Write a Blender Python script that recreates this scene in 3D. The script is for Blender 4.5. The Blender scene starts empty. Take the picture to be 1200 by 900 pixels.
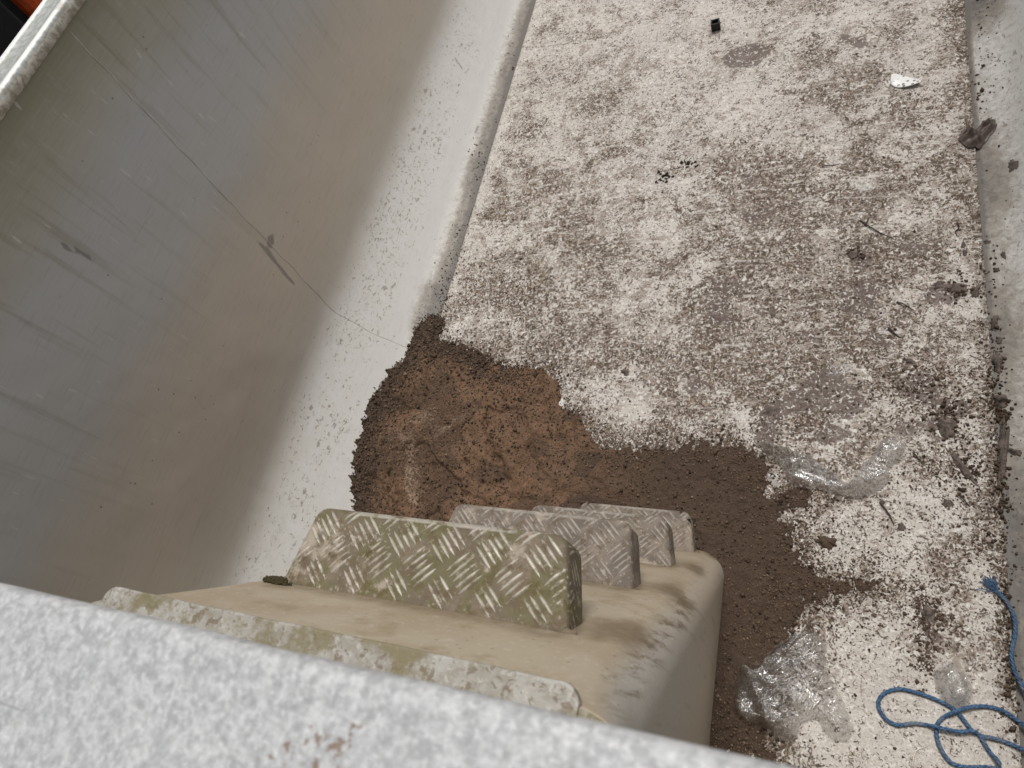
import bpy, bmesh, math, random
import numpy as np
from mathutils import Matrix, Vector

random.seed(7)
RNG = np.random.default_rng(11)
SC = bpy.context.scene
COL = SC.collection

# ------------------------------------------------------------------ camera geometry
RX = np.array([.899, .013, -.438])      # world X (across the body) seen in camera axes (right, down, forward)
RY = np.array([.214, -.8856, .412])     # world Y (towards the tailgate)
RD = np.array([.383, .465, .7987])      # world down
FPX = 828.0
CAM = np.array([0., 0., 2.0])

def ray(u, v):
    r = np.array([u - 600.0, v - 450.0, FPX])
    return np.array([r @ RX, r @ RY, -(r @ RD)])

def F(u, v, z=0.0):
    """photo pixel -> point on the horizontal plane at height z"""
    d = ray(u, v)
    return CAM + d * ((z - CAM[2]) / d[2])

CX = -.578                               # centre line of the body
HALF = .906                              # half width of the flat floor sheet
WALLX = HALF + .288

PROF = [(0, -.016), (.02, -.0125), (.05, -.004), (.075, .002), (.098, .012), (.12, .03), (.15, .064), (.18, .1),
        (.21, .139), (.238, .178), (.26, .213), (.275, .246), (.284, .28), (.288, .32), (.288, .40)]

def catmull(pts, n=6):
    P = np.array(pts, float)
    P = np.vstack([2 * P[0] - P[1], P, 2 * P[-1] - P[-2]])
    out = []
    for i in range(1, len(P) - 2):
        p0, p1, p2, p3 = P[i - 1], P[i], P[i + 1], P[i + 2]
        for k in range(n):
            t = k / n
            out.append(.5 * (2 * p1 + (p2 - p0) * t + (2 * p0 - 5 * p1 + 4 * p2 - p3) * t * t + (3 * p1 - p0 - 3 * p2 + p3) * t ** 3))
    out.append(P[-2])
    return np.array(out)

PROFD = catmull(PROF, 4)

def surf(x):
    """height of the inner body surface at x (floor, strip, cove)"""
    d = np.abs(np.asarray(x, float) - CX) - HALF
    return np.where(d <= 0, 0.0, np.interp(d, PROFD[:, 0], PROFD[:, 1]))

def S(u, v):
    """photo pixel -> first point of the ray on floor / strip / cove / side wall"""
    d = ray(u, v)
    t = 0.3 / np.linalg.norm(d)
    st = .004 / np.linalg.norm(d)
    ts = t + st * np.arange(1100)
    P = CAM[None] + d[None] * ts[:, None]
    lat = np.abs(P[:, 0] - CX)
    hit = (P[:, 2] <= surf(P[:, 0])) | (lat >= WALLX)
    i = int(np.argmax(hit))
    return P[i]

# ------------------------------------------------------------------ numpy noise
def vnoise(p, seed=0):
    p = np.asarray(p, float)
    i = np.floor(p).astype(np.int64)
    f = p - i
    f = f * f * (3 - 2 * f)
    def h(ix, iy):
        n = (ix * 374761393 + iy * 668265263 + seed * 1442695041) & 0xFFFFFFFF
        n = ((n ^ (n >> 13)) * 1274126177) & 0xFFFFFFFF
        n = (n ^ (n >> 16)) & 0xFFFF
        return n / 65535.0
    a = h(i[..., 0], i[..., 1]); b = h(i[..., 0] + 1, i[..., 1])
    c = h(i[..., 0], i[..., 1] + 1); d = h(i[..., 0] + 1, i[..., 1] + 1)
    return (a * (1 - f[..., 0]) + b * f[..., 0]) * (1 - f[..., 1]) + (c * (1 - f[..., 0]) + d * f[..., 0]) * f[..., 1]

def fbm(x, y, s, oct=4, seed=0, gain=.55):
    p = np.stack([np.asarray(x, float) * s + 37.1 * seed, np.asarray(y, float) * s - 11.7 * seed], -1)
    tot = 0; amp = 1; nrm = 0
    for k in range(oct):
        tot = tot + amp * vnoise(p, seed + k * 17)
        nrm += amp; amp *= gain; p = p * 2.03 + 5.3
    return tot / nrm

def sstep(a, b, x):
    t = np.clip((x - a) / (b - a), 0, 1)
    return t * t * (3 - 2 * t)

# ------------------------------------------------------------------ object helpers
def link(o, parent=None):
    COL.objects.link(o)
    if parent is not None:
        o.parent = parent
    return o

def mesh_obj(name, V, Fc, mat, parent=None, smooth=True):
    me = bpy.data.meshes.new(name)
    me.from_pydata([tuple(map(float, v)) for v in V], [], [tuple(int(i) for i in f) for f in Fc])
    me.update()
    o = bpy.data.objects.new(name, me)
    if mat: me.materials.append(mat)
    if smooth:
        me.polygons.foreach_set('use_smooth', [True] * len(me.polygons))
    return link(o, parent)

def bm_obj(name, bm, mat, parent=None, smooth=False):
    me = bpy.data.meshes.new(name)
    bm.normal_update()
    bm.to_mesh(me); bm.free()
    if mat: me.materials.append(mat)
    if smooth:
        me.polygons.foreach_set('use_smooth', [True] * len(me.polygons))
    return link(bpy.data.objects.new(name, me), parent)

def empty(name, loc=(0, 0, 0)):
    o = bpy.data.objects.new(name, None)
    o.location = loc
    o.empty_display_size = .1
    return link(o)

def tag(o, label=None, cat=None, group=None, kind=None):
    if label: o['label'] = label
    if cat: o['category'] = cat
    if group: o['group'] = group
    if kind: o['kind'] = kind
    return o

def vattr(o, name, arr):
    a = np.ones((len(o.data.vertices), 4), np.float32)
    arr = np.asarray(arr, np.float32)
    if arr.ndim == 1: arr = arr[:, None]
    a[:, :arr.shape[1]] = arr
    at = o.data.color_attributes.new(name, 'FLOAT_COLOR', 'POINT')
    at.data.foreach_set('color', a.ravel())

def add_box(bm, c, s, bevel=0, rot=None):
    r = bmesh.ops.create_cube(bm, size=1)
    M = Matrix.Translation(c) @ (rot or Matrix.Identity(4)) @ Matrix.Diagonal((s[0], s[1], s[2], 1))
    bmesh.ops.transform(bm, matrix=M, verts=r['verts'])
    if bevel:
        es = list({e for v in r['verts'] for e in v.link_edges})
        bmesh.ops.bevel(bm, geom=es, offset=bevel, segments=3, profile=.5, affect='EDGES')

def grid_faces(nx, ny):
    i = np.arange(nx - 1)[:, None]; j = np.arange(ny - 1)[None, :]
    a = i * ny + j
    return np.stack([a, a + ny, a + ny + 1, a + 1], -1).reshape(-1, 4)

def sweep(path, radius, seg=8, prof=None):
    """tube along a polyline; returns V, F"""
    P = np.array(path, float)
    n = len(P)
    T = np.gradient(P, axis=0); T /= np.linalg.norm(T, axis=1)[:, None] + 1e-9
    up = np.array([.05, .03, 1.0])
    V = []; Fc = []
    rad = np.broadcast_to(radius, (n,))
    for i in range(n):
        s = np.cross(T[i], up); s /= np.linalg.norm(s) + 1e-9
        b = np.cross(s, T[i])
        for k in range(seg):
            a = 2 * math.pi * k / seg
            V.append(P[i] + rad[i] * (math.cos(a) * s + math.sin(a) * b))
    for i in range(n - 1):
        for k in range(seg):
            Fc.append((i * seg + k, i * seg + (k + 1) % seg, (i + 1) * seg + (k + 1) % seg, (i + 1) * seg + k))
    Fc.append(tuple(range(seg))[::-1]); Fc.append(tuple((n - 1) * seg + k for k in range(seg)))
    return V, Fc

# ------------------------------------------------------------------ materials
class MT:
    def __init__(self, name):
        self.m = bpy.data.materials.new(name); self.m.use_nodes = True
        self.t = self.m.node_tree; self.N = self.t.nodes; self.L = self.t.links
        self.b = self.N['Principled BSDF']; self.out = self.N['Material Output']
        self.co = self.N.new('ShaderNodeTexCoord').outputs['Object']
    def lk(self, a, b): self.L.new(a, b)
    def val(self, sock, v):
        if isinstance(v, bpy.types.NodeSocket): self.L.new(v, sock)
        elif hasattr(sock, 'default_value'):
            try: sock.default_value = v
            except Exception: sock.default_value = (*v, 1)
    def mapped(self, scale=(1, 1, 1), rot=(0, 0, 0), loc=(0, 0, 0), co=None):
        n = self.N.new('ShaderNodeMapping')
        n.inputs['Scale'].default_value = scale; n.inputs['Rotation'].default_value = rot; n.inputs['Location'].default_value = loc
        self.lk(co or self.co, n.inputs['Vector']); return n.outputs[0]
    def noise(self, s, d=4, r=.55, dist=0, co=None, col=False):
        n = self.N.new('ShaderNodeTexNoise')
        n.inputs['Scale'].default_value = s; n.inputs['Detail'].default_value = d
        n.inputs['Roughness'].default_value = r; n.inputs['Distortion'].default_value = dist
        self.lk(co or self.co, n.inputs['Vector']); return n.outputs['Color' if col else 'Fac']
    def voro(self, s, co=None, feat='F1', out='Distance', rnd=1.0):
        n = self.N.new('ShaderNodeTexVoronoi'); n.feature = feat
        n.inputs['Scale'].default_value = s; n.inputs['Randomness'].default_value = rnd
        self.lk(co or self.co, n.inputs['Vector']); return n.outputs[out]
    def math(self, op, a, b=0.0, c=None, clamp=False):
        n = self.N.new('ShaderNodeMath'); n.operation = op; n.use_clamp = clamp
        self.val(n.inputs[0], a); self.val(n.inputs[1], b)
        if c is not None: self.val(n.inputs[2], c)
        return n.outputs[0]
    def step(self, x, lo, hi):
        n = self.N.new('ShaderNodeMapRange'); n.interpolation_type = 'SMOOTHSTEP'
        self.val(n.inputs['Value'], x); self.val(n.inputs['From Min'], lo); self.val(n.inputs['From Max'], hi)
        return n.outputs[0]
    def rng(self, x, lo, hi, a, b):
        n = self.N.new('ShaderNodeMapRange')
        self.val(n.inputs['Value'], x); self.val(n.inputs['From Min'], lo); self.val(n.inputs['From Max'], hi)
        self.val(n.inputs['To Min'], a); self.val(n.inputs['To Max'], b)
        return n.outputs[0]
    def mix(self, f, a, b, mode='MIX'):
        n = self.N.new('ShaderNodeMix'); n.data_type = 'RGBA'; n.blend_type = mode
        self.val(n.inputs[0], f); self.val(n.inputs[6], a if isinstance(a, bpy.types.NodeSocket) else (*a, 1))
        self.val(n.inputs[7], b if isinstance(b, bpy.types.NodeSocket) else (*b, 1))
        return n.outputs[2]
    def attr(self, name):
        n = self.N.new('ShaderNodeVertexColor'); n.layer_name = name
        s = self.N.new('ShaderNodeSeparateColor'); self.lk(n.outputs['Color'], s.inputs[0])
        return s.outputs[0], s.outputs[1], s.outputs[2], n.outputs['Alpha']
    def sep(self, co=None):
        n = self.N.new('ShaderNodeSeparateXYZ'); self.lk(co or self.co, n.inputs[0]); return n.outputs
    def bump(self, h, strength=.5, dist=.003, nrm=None):
        n = self.N.new('ShaderNodeBump'); n.inputs['Strength'].default_value = strength; n.inputs['Distance'].default_value = dist
        self.lk(h, n.inputs['Height'])
        if nrm: self.lk(nrm, n.inputs['Normal'])
        return n.outputs[0]
    def done(self, col, rough=.7, metal=0.0, nrm=None, spec=.4):
        self.val(self.b.inputs['Base Color'], col if isinstance(col, bpy.types.NodeSocket) else (*col, 1))
        self.val(self.b.inputs['Roughness'], rough); self.val(self.b.inputs['Metallic'], metal)
        self.val(self.b.inputs['Specular IOR Level'], spec)
        if nrm: self.lk(nrm, self.b.inputs['Normal'])
        return self.m

def plain(name, col, rough=.6, metal=0., bump=None):
    m = MT(name)
    n = m.noise(30, 5)
    c = m.mix(m.step(n, .35, .7), tuple(x * .8 for x in col), tuple(min(1, x * 1.15) for x in col))
    return m.done(c, rough, metal, m.bump(n, .3, .002) if bump else None)

def mat_floor():
    m = MT('floor_worn_aluminium')
    dens, damp, white, tan = m.attr('dirt')
    co = m.co
    warp = m.noise(38, 3, .6, 0, col=True)
    v = m.N.new('ShaderNodeVectorMath'); v.operation = 'MULTIPLY_ADD'
    m.lk(warp, v.inputs[0]); v.inputs[1].default_value = (.018, .018, .018); m.lk(co, v.inputs[2])
    wc = v.outputs[0]
    big = m.noise(3.2, 5, .6)
    mid = m.noise(15, 6, .68, .8)
    nA = m.noise(76, 4, .64, 1.6, wc)          # worm-like flecks
    nB = m.noise(150, 4, .7, .8)               # finest grain
    nC = m.noise(27, 7, .74, 2.0, wc)          # crusts
    cell = m.voro(150, wc)
    base = m.mix(m.step(big, .35, .65), (.56, .523, .478), (.48, .443, .405))
    base = m.mix(m.math('MULTIPLY', m.step(mid, .5, .72), .55), base, (.58, .54, .495))
    base = m.mix(m.math('MULTIPLY', m.step(nB, .45, .33), .6), base, (.30, .255, .215))
    base = m.mix(m.math('MULTIPLY', m.step(nB, .55, .66), .75), base, (.70, .67, .63))
    # mid brown crust, patchy
    pm = m.step(m.noise(5.5, 7, .7, .7), .38, .60)
    d1 = m.math('MULTIPLY', dens, m.math('MULTIPLY_ADD', pm, .75, .58))
    d1 = m.math('ADD', d1, m.math('MULTIPLY', m.math('SUBTRACT', mid, .5), 1.5))
    base = m.mix(m.rng(d1, .1, 1.0, 0, .14), base, m.mix(tan, (.30, .24, .185), (.33, .26, .18)))
    thC = m.rng(d1, 0, 1, .68, .455)
    mC = m.step(nC, thC, m.math('ADD', thC, .07))
    brown = m.mix(m.noise(20, 3), (.235, .17, .118), (.125, .085, .06))
    brown = m.mix(tan, brown, m.mix(m.noise(25, 3), (.30, .225, .148), (.205, .148, .098)))
    base = m.mix(m.math('MULTIPLY', mC, .78), base, brown)
    # dried mauve-grey smears and flaking pale patches
    ms = m.noise(9, 8, .72, 1.3)
    base = m.mix(m.math('MULTIPLY', m.step(m.math('ADD', ms, m.math('MULTIPLY', dens, .15)), .59, .65), .62), base, m.mix(nB, (.29, .235, .19), (.20, .155, .125)))
    fp = m.noise(12, 8, .75, 1.0, m.mapped((1, 1, 1), (0, 0, 0), (3.1, 7.7, 0)))
    base = m.mix(m.math('MULTIPLY', m.step(fp, .565, .60), .6), base, m.mix(nB, (.52, .49, .455), (.66, .635, .60)))
    # dark flecks
    thA = m.rng(d1, 0, 1, .605, .475)
    mA = m.step(nA, thA, m.math('ADD', thA, .022))
    base = m.mix(m.math('MULTIPLY', mA, .92), base, m.mix(m.noise(60, 2), (.036, .025, .018), (.115, .082, .058)))
    # dragged scuffs
    sc1 = m.noise(7, 5, .6, .6, m.mapped((1.2, 7.5, 1), (0, 0, math.radians(28))))
    base = m.mix(m.math('MULTIPLY', m.step(sc1, .56, .66), m.math('MULTIPLY', .55, m.step(mid, .4, .6))), base, (.29, .24, .205))
    base = m.mix(m.math('MULTIPLY', m.step(sc1, .42, .33), .5), base, (.63, .605, .565))
    sc2 = m.noise(16, 5, .65, .8, m.mapped((5.5, .8, 1), (0, 0, math.radians(9))))
    base = m.mix(m.math('MULTIPLY', m.step(sc2, .59, .66), m.math('MULTIPLY', .6, m.step(big, .42, .56))), base, (.23, .19, .155))
    # tiny black specks
    spk = m.math('MULTIPLY', m.step(m.voro(70, co), .17, .10), m.step(m.noise(9, 3), .5, .66))
    base = m.mix(m.math('MULTIPLY', spk, .8), base, (.06, .048, .042))
    # damp solid smears with torn edges
    mD = m.step(m.math('ADD', damp, m.math('MULTIPLY', m.math('SUBTRACT', nC, .5), 1.1)), .36, .50)
    base = m.mix(m.math('MULTIPLY', mD, .82), base, m.mix(nA, (.165, .128, .114), (.10, .075, .067)))
    # pale flakes left standing in the crust
    nE = m.noise(84, 4, .64, .9)
    base = m.mix(m.math('MULTIPLY', m.step(nE, .57, .605), .75), base, (.72, .695, .655))
    # white spilled paint / chalk
    mW = m.step(m.math('ADD', white, m.math('MULTIPLY', m.math('SUBTRACT', nA, .5), 1.2)), .38, .62)
    base = m.mix(m.math('MULTIPLY', mW, .75), base, (.74, .74, .73))
    h = m.math('ADD', m.math('MULTIPLY', nA, .8), m.math('MULTIPLY', nB, .5))
    h = m.math('SUBTRACT', h, m.math('MULTIPLY', cell, .5))
    nrm = m.bump(h, .8, .004)
    ro = m.rng(mD, 0, 1, .85, .55)
    return m.done(base, ro, 0.0, nrm, .12)

def mat_wall():
    m = MT('wall_dusty_aluminium')
    spk, stain, strip, cov = m.attr('dirt')
    x, y, z = m.sep()
    streak = m.noise(9, 6, .6, .3, m.mapped((1, 3.2, .22)))
    fine = m.noise(60, 4, .65, 0, m.mapped((1, 1, .18)))
    brush = m.noise(190, 3, .6, 0, m.mapped((1, .06, 1)))
    cloud = m.noise(2.6, 5, .6)
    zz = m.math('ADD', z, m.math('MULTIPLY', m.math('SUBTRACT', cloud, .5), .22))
    r = m.N.new('ShaderNodeValToRGB')  # height bands: dust tones with bluish and tan reflections painted in
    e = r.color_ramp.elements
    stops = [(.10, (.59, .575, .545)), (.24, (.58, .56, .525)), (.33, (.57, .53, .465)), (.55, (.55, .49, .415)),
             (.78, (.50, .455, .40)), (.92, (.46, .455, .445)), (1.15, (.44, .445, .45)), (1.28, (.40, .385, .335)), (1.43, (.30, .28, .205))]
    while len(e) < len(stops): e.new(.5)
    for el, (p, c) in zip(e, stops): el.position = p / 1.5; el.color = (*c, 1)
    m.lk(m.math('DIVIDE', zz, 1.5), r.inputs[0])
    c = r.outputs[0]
    c = m.mix(m.math('MULTIPLY', m.step(streak, .52, .7), m.rng(z, .6, 1.4, .05, .55)), c, (.24, .22, .145))
    c = m.mix(m.math('MULTIPLY', m.step(fine, .56, .72), m.rng(z, .3, 1.4, .08, .35)), c, (.45, .44, .40))
    c = m.mix(m.math('MULTIPLY', m.step(brush, .5, .75), .22), c, (.44, .43, .41))
    c = m.mix(m.math('MULTIPLY', m.step(brush, .5, .25), .18), c, (.2, .185, .165))
    # pale scratches
    sc = m.math('MULTIPLY', m.step(m.noise(70, 2, .5, 0, m.mapped((1, .8, .16), (.35, 0, 0))), .69, .735), m.rng(z, .35, .9, 0, .6))
    c = m.mix(sc, c, (.58, .57, .54))
    # dark specks everywhere, few
    sp = m.math('MULTIPLY', m.step(m.voro(26), .09, .05), m.step(m.noise(6, 2), .48, .6))
    c = m.mix(m.math('MULTIPLY', sp, .7), c, (.09, .08, .07))
    # corrosion pits on the cove
    nA = m.noise(75, 3, .6, .8, m.mapped((1.0, .7, 1.3)))
    th = m.rng(spk, 0, 1, .74, .52)
    pit = m.step(nA, th, m.math('ADD', th, .04))
    c = m.mix(m.math('MULTIPLY', pit, m.math('MULTIPLY', .75, m.step(spk, .02, .12))), c, (.24, .20, .165))
    # chalk clouds on the cove
    ck = m.math('MULTIPLY', cov, m.step(m.noise(22, 6, .65), .45, .65))
    c = m.mix(m.math('MULTIPLY', ck, .45), c, (.62, .615, .60))
    # muck along the floor seam, with the gutter's shade painted in
    nB = m.noise(42, 5, .7, .8)
    st = m.step(m.math('ADD', strip, m.math('MULTIPLY', m.math('SUBTRACT', nB, .5), 1.3)), .10, .95)
    c = m.mix(m.math('MULTIPLY', st, .85), c, m.mix(m.step(m.math('ADD', m.noise(45, 5, .7), m.math('MULTIPLY', strip, .35)), .70, 1.15), (.21, .18, .145), (.055, .04, .03)))
    # scuffs and stains painted where they are
    sg = m.step(m.math('ADD', stain, m.math('MULTIPLY', m.math('SUBTRACT', fine, .5), .5)), .35, .6)
    c = m.mix(m.math('MULTIPLY', sg, .6), c, (.15, .14, .125))
    h = m.math('ADD', m.math('MULTIPLY', brush, .25), m.math('MULTIPLY', nA, .3))
    nrm = m.bump(h, .18, .002)
    nrm = m.bump(m.noise(5, 2), .25, .02, nrm)
    met = m.rng(z, .22, .42, .0, .36)
    return m.done(c, .46, met, nrm, .3)

def mat_rim():
    m = MT('rim_weathered_aluminium')
    n = m.noise(85, 5, .62, .3); n2 = m.noise(22, 4, .6); n3 = m.noise(210, 3)
    bl = m.attr('dirt')[0]
    c = m.mix(m.step(n, .36, .62), (.36, .365, .365), (.52, .525, .525))
    c = m.mix(m.math('MULTIPLY', m.step(n2, .5, .7), .5), c, (.38, .39, .40))
    c = m.mix(m.math('MULTIPLY', m.step(n3, .5, .34), .35), c, (.27, .27, .27))
    c = m.mix(m.math('MULTIPLY', m.step(n3, .54, .66), .6), c, (.62, .625, .625))
    c = m.mix(m.math('MULTIPLY', m.step(m.math('ADD', bl, m.math('MULTIPLY', m.math('SUBTRACT', m.noise(95, 5, .7, .4), .5), 2.6)), .62, .80), .85), c, (.20, .135, .09))
    sc = m.step(m.noise(9, 2, .4, 0, m.mapped((.35, 12, 1), (0, 0, .12))), .715, .75)
    c = m.mix(m.math('MULTIPLY', sc, .55), c, (.25, .25, .25))
    return m.done(c, .6, .15, m.bump(n, .5, .003), .4)

def mat_box():
    m = MT('ram_cover_dusty_aluminium')
    x, y, z = m.sep()
    n = m.noise(7, 5, .6); f = m.noise(90, 4, .6)
    st = m.noise(34, 6, .7, .2, m.mapped((1, 1.4, .07)))
    side = m.N.new('ShaderNodeNewGeometry')
    nx = m.sep(side.outputs['Normal'])[0]
    c = m.mix(m.step(n, .38, .62), (.385, .315, .225), (.44, .375, .28))
    c = m.mix(m.math('MULTIPLY', m.step(m.noise(13, 5, .65), .55, .68), .5), c, (.27, .21, .125))
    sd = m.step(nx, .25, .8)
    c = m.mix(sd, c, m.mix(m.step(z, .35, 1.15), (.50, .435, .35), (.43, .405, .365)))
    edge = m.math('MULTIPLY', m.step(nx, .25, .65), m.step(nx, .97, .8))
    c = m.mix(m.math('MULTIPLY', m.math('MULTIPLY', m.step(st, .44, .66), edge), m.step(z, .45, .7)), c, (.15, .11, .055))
    c = m.mix(m.math('MULTIPLY', m.step(st, .55, .68), m.math('MULTIPLY', sd, .45)), c, (.26, .225, .165))
    c = m.mix(m.math('MULTIPLY', m.step(f, .56, .68), .3), c, (.62, .57, .48))
    c = m.mix(m.math('MULTIPLY', m.step(m.voro(45), .13, .07), .6), c, (.15, .12, .09))
    # damp dirt and painted step shadow around each tread
    wet_shade = m.attr('dirt')[0]
    c = m.mix(m.math('MULTIPLY', m.step(m.math('ADD', wet_shade, m.math('MULTIPLY', m.math('SUBTRACT', m.noise(30, 5, .65), .5), .7)), .22, .9), .8), c, (.15, .105, .058))
    return m.done(c, .5, .15, m.bump(m.math('ADD', f, m.math('MULTIPLY', n, 2.)), .25, .002), .35)

def mat_plate():
    m = MT('flange_spotted_aluminium')
    n = m.noise(30, 6, .65, .4); f = m.noise(130, 4, .65)
    c = m.mix(m.step(n, .4, .62), (.30, .28, .24), (.39, .375, .345))
    c = m.mix(m.math('MULTIPLY', m.step(f, .55, .64), .55), c, (.52, .50, .46))
    c = m.mix(m.math('MULTIPLY', m.step(m.noise(85, 4, .7, .6), .54, .61), .75), c, (.16, .12, .08))
    c = m.mix(m.math('MULTIPLY', m.step(m.noise(14, 5, .7), .46, .58), .8), c, (.19, .16, .08))
    return m.done(c, .6, .2, m.bump(f, .5, .002), .35)

def mat_tread(name, moss):
    m = MT(name)
    wear = m.attr('wear')[0]
    n = m.noise(22, 6, .65, .4); f = m.noise(120, 4, .65); g = m.noise(48, 5, .65)
    if moss:
        c = m.mix(m.step(n, .40, .6), (.085, .06, .03), (.145, .108, .066))
        c = m.mix(m.math('MULTIPLY', m.step(m.noise(17, 5, .7), .44, .56), .85), c, (.085, .072, .014))
    else:
        c = m.mix(m.step(n, .40, .6), (.11, .086, .066), (.185, .152, .12))
        c = m.mix(m.math('MULTIPLY', m.step(m.noise(14, 5, .7), .52, .66), .6), c, (.25, .205, .16))
    c = m.mix(m.math('MULTIPLY', m.step(f, .57, .70), .5), c, (.50, .44, .37))
    c = m.mix(m.math('MULTIPLY', m.step(g, .55, .64), .75), c, (.13, .095, .06))
    c = m.mix(m.math('MULTIPLY', m.step(m.noise(9, 5, .7), .56, .64), .7), c, (.38, .32, .26))
    w = m.math('MULTIPLY', wear, m.step(m.math('ADD', g, m.math('MULTIPLY', n, .5)), .92, .70))
    w = m.math('MULTIPLY', w, .78 if moss else .45)
    c = m.mix(w, c, (.66, .62, .55))
    ro = m.rng(w, 0, 1, .8, .33); me = m.rng(w, 0, 1, 0, .6)
    return m.done(c, ro, me, m.bump(f, .6, .002), .4)

def mat_soil():
    m = MT('damp_brown_soil')
    light, dark, _, _ = m.attr('dirt')
    n = m.noise(26, 6, .7, .3); f = m.noise(150, 4, .75); g = m.noise(80, 5, .7)
    c = m.mix(m.step(n, .36, .64), (.15, .090, .056), (.22, .134, .085))
    c = m.mix(m.math('MULTIPLY', m.step(m.noise(9, 4), .45, .65), .5), c, (.15, .097, .067))
    c = m.mix(dark, c, (.078, .056, .042))
    c = m.mix(m.math('MULTIPLY', m.step(m.math('ADD', light, m.math('MULTIPLY', m.math('SUBTRACT', f, .5), 1.9)), .3, .8), .85), c, (.36, .27, .195))
    c = m.mix(m.math('MULTIPLY', m.step(f, .5, .3), .7), c, (.045, .03, .022))
    c = m.mix(m.math('MULTIPLY', m.step(f, .62, .72), .55), c, (.36, .29, .225))
    h = m.math('ADD', m.math('MULTIPLY', f, .6), g)
    return m.done(c, .9, 0, m.bump(h, 1.0, .007), .06)

def mat_crumb():
    m = MT('soil_crumb')
    t = m.attr('tone')[0]
    c = m.mix(t, (.036, .026, .02), (.22, .155, .108))
    return m.done(c, .9, 0, None, .08)

def mat_clod():
    m = MT('dark_wet_mud')
    n = m.noise(60, 5, .65); 
    c = m.mix(m.step(n, .35, .65), (.06, .047, .041), (.15, .118, .10))
    return m.done(c, .7, 0, m.bump(m.noise(140, 4), .8, .004), .3)

def mat_film(name, density, tint):
    m = MT(name)
    t, N, L = m.t, m.N, m.L
    gl = N.new('ShaderNodeBsdfGlossy'); gl.inputs['Roughness'].default_value = .11; gl.inputs['Color'].default_value = (.95, .95, .95, 1)
    tr = N.new('ShaderNodeBsdfTransparent'); tr.inputs['Color'].default_value = (*tint, 1)
    df = N.new('ShaderNodeBsdfDiffuse'); df.inputs['Color'].default_value = (.72, .70, .67, 1)
    tl = N.new('ShaderNodeBsdfTranslucent'); tl.inputs['Color'].default_value = (.72, .70, .67, 1)
    n = m.noise(45, 5, .6, 1.)
    nrm = m.bump(m.noise(70, 3, .5, 1.5), .6, .012)
    L.new(nrm, gl.inputs['Normal'])
    a = N.new('ShaderNodeMixShader'); a.inputs[0].default_value = .4
    L.new(df.outputs[0], a.inputs[1]); L.new(tl.outputs[0], a.inputs[2])
    bm_ = N.new('ShaderNodeMixShader')
    L.new(m.rng(n, .42, .72, density * .1, density * 2.0), bm_.inputs[0])
    L.new(tr.outputs[0], bm_.inputs[1]); L.new(a.outputs[0], bm_.inputs[2])
    lw = N.new('ShaderNodeLayerWeight'); lw.inputs['Blend'].default_value = .5; L.new(nrm, lw.inputs['Normal'])
    cc = N.new('ShaderNodeMixShader')
    L.new(m.rng(lw.outputs['Facing'], .06, .50, .03, .72), cc.inputs[0])
    L.new(bm_.outputs[0], cc.inputs[1]); L.new(gl.outputs[0], cc.inputs[2])
    L.new(cc.outputs[0], m.out.inputs['Surface'])
    N.remove(m.b)
    return m.m

def mat_rope():
    m = MT('blue_polypropylene_rope')
    n = m.noise(200, 3); g = m.noise(18, 4)
    c = m.mix(m.step(n, .35, .65), (.028, .066, .14), (.075, .15, .26))
    c = m.mix(m.math('MULTIPLY', m.step(g, .5, .68), .55), c, (.20, .215, .22))
    return m.done(c, .6, 0, None, .35)

M_FLOOR, M_WALL, M_RIM, M_BOX, M_PLATE = mat_floor(), mat_wall(), mat_rim(), mat_box(), mat_plate()
M_T1, M_T2 = mat_tread('mossy_tread_plate', True), mat_tread('dusty_tread_plate', False)
M_SOIL, M_CRUMB, M_CLOD = mat_soil(), mat_crumb(), mat_clod()
M_WELD = plain('weld_bead', (.52, .49, .44), .6, .0, True)

# ------------------------------------------------------------------ blobs: stains placed on the floor
def blob_field(X, Y, blobs, wob=.35, seed=3):
    """sum of soft elliptical patches (u, v, ru, rv, rot, strength in the photograph) evaluated on floor points"""
    out = np.zeros_like(X)
    wx = (fbm(X, Y, 7, 4, seed) - .5); wy = (fbm(X, Y, 7, 4, seed + 5) - .5)
    for (u, v, ru, rv, rot, s) in blobs:
        c = F(u, v)
        cr, sr = math.cos(math.radians(rot)), math.sin(math.radians(rot))
        a = F(u + ru * cr, v + ru * sr) - c
        b = F(u - rv * sr, v + rv * cr) - c
        J = np.array([[a[0], b[0]], [a[1], b[1]]])
        K = np.linalg.inv(J)
        r0 = math.sqrt(abs(np.linalg.det(J)))
        dx = X + wx * wob * r0 * 2 - c[0]; dy = Y + wy * wob * r0 * 2 - c[1]
        p = K[0, 0] * dx + K[0, 1] * dy; q = K[1, 0] * dx + K[1, 1] * dy
        out = np.maximum(out, 0) + s * np.exp(-(p * p + q * q) ** 1.3 * .9)
    return out

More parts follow.
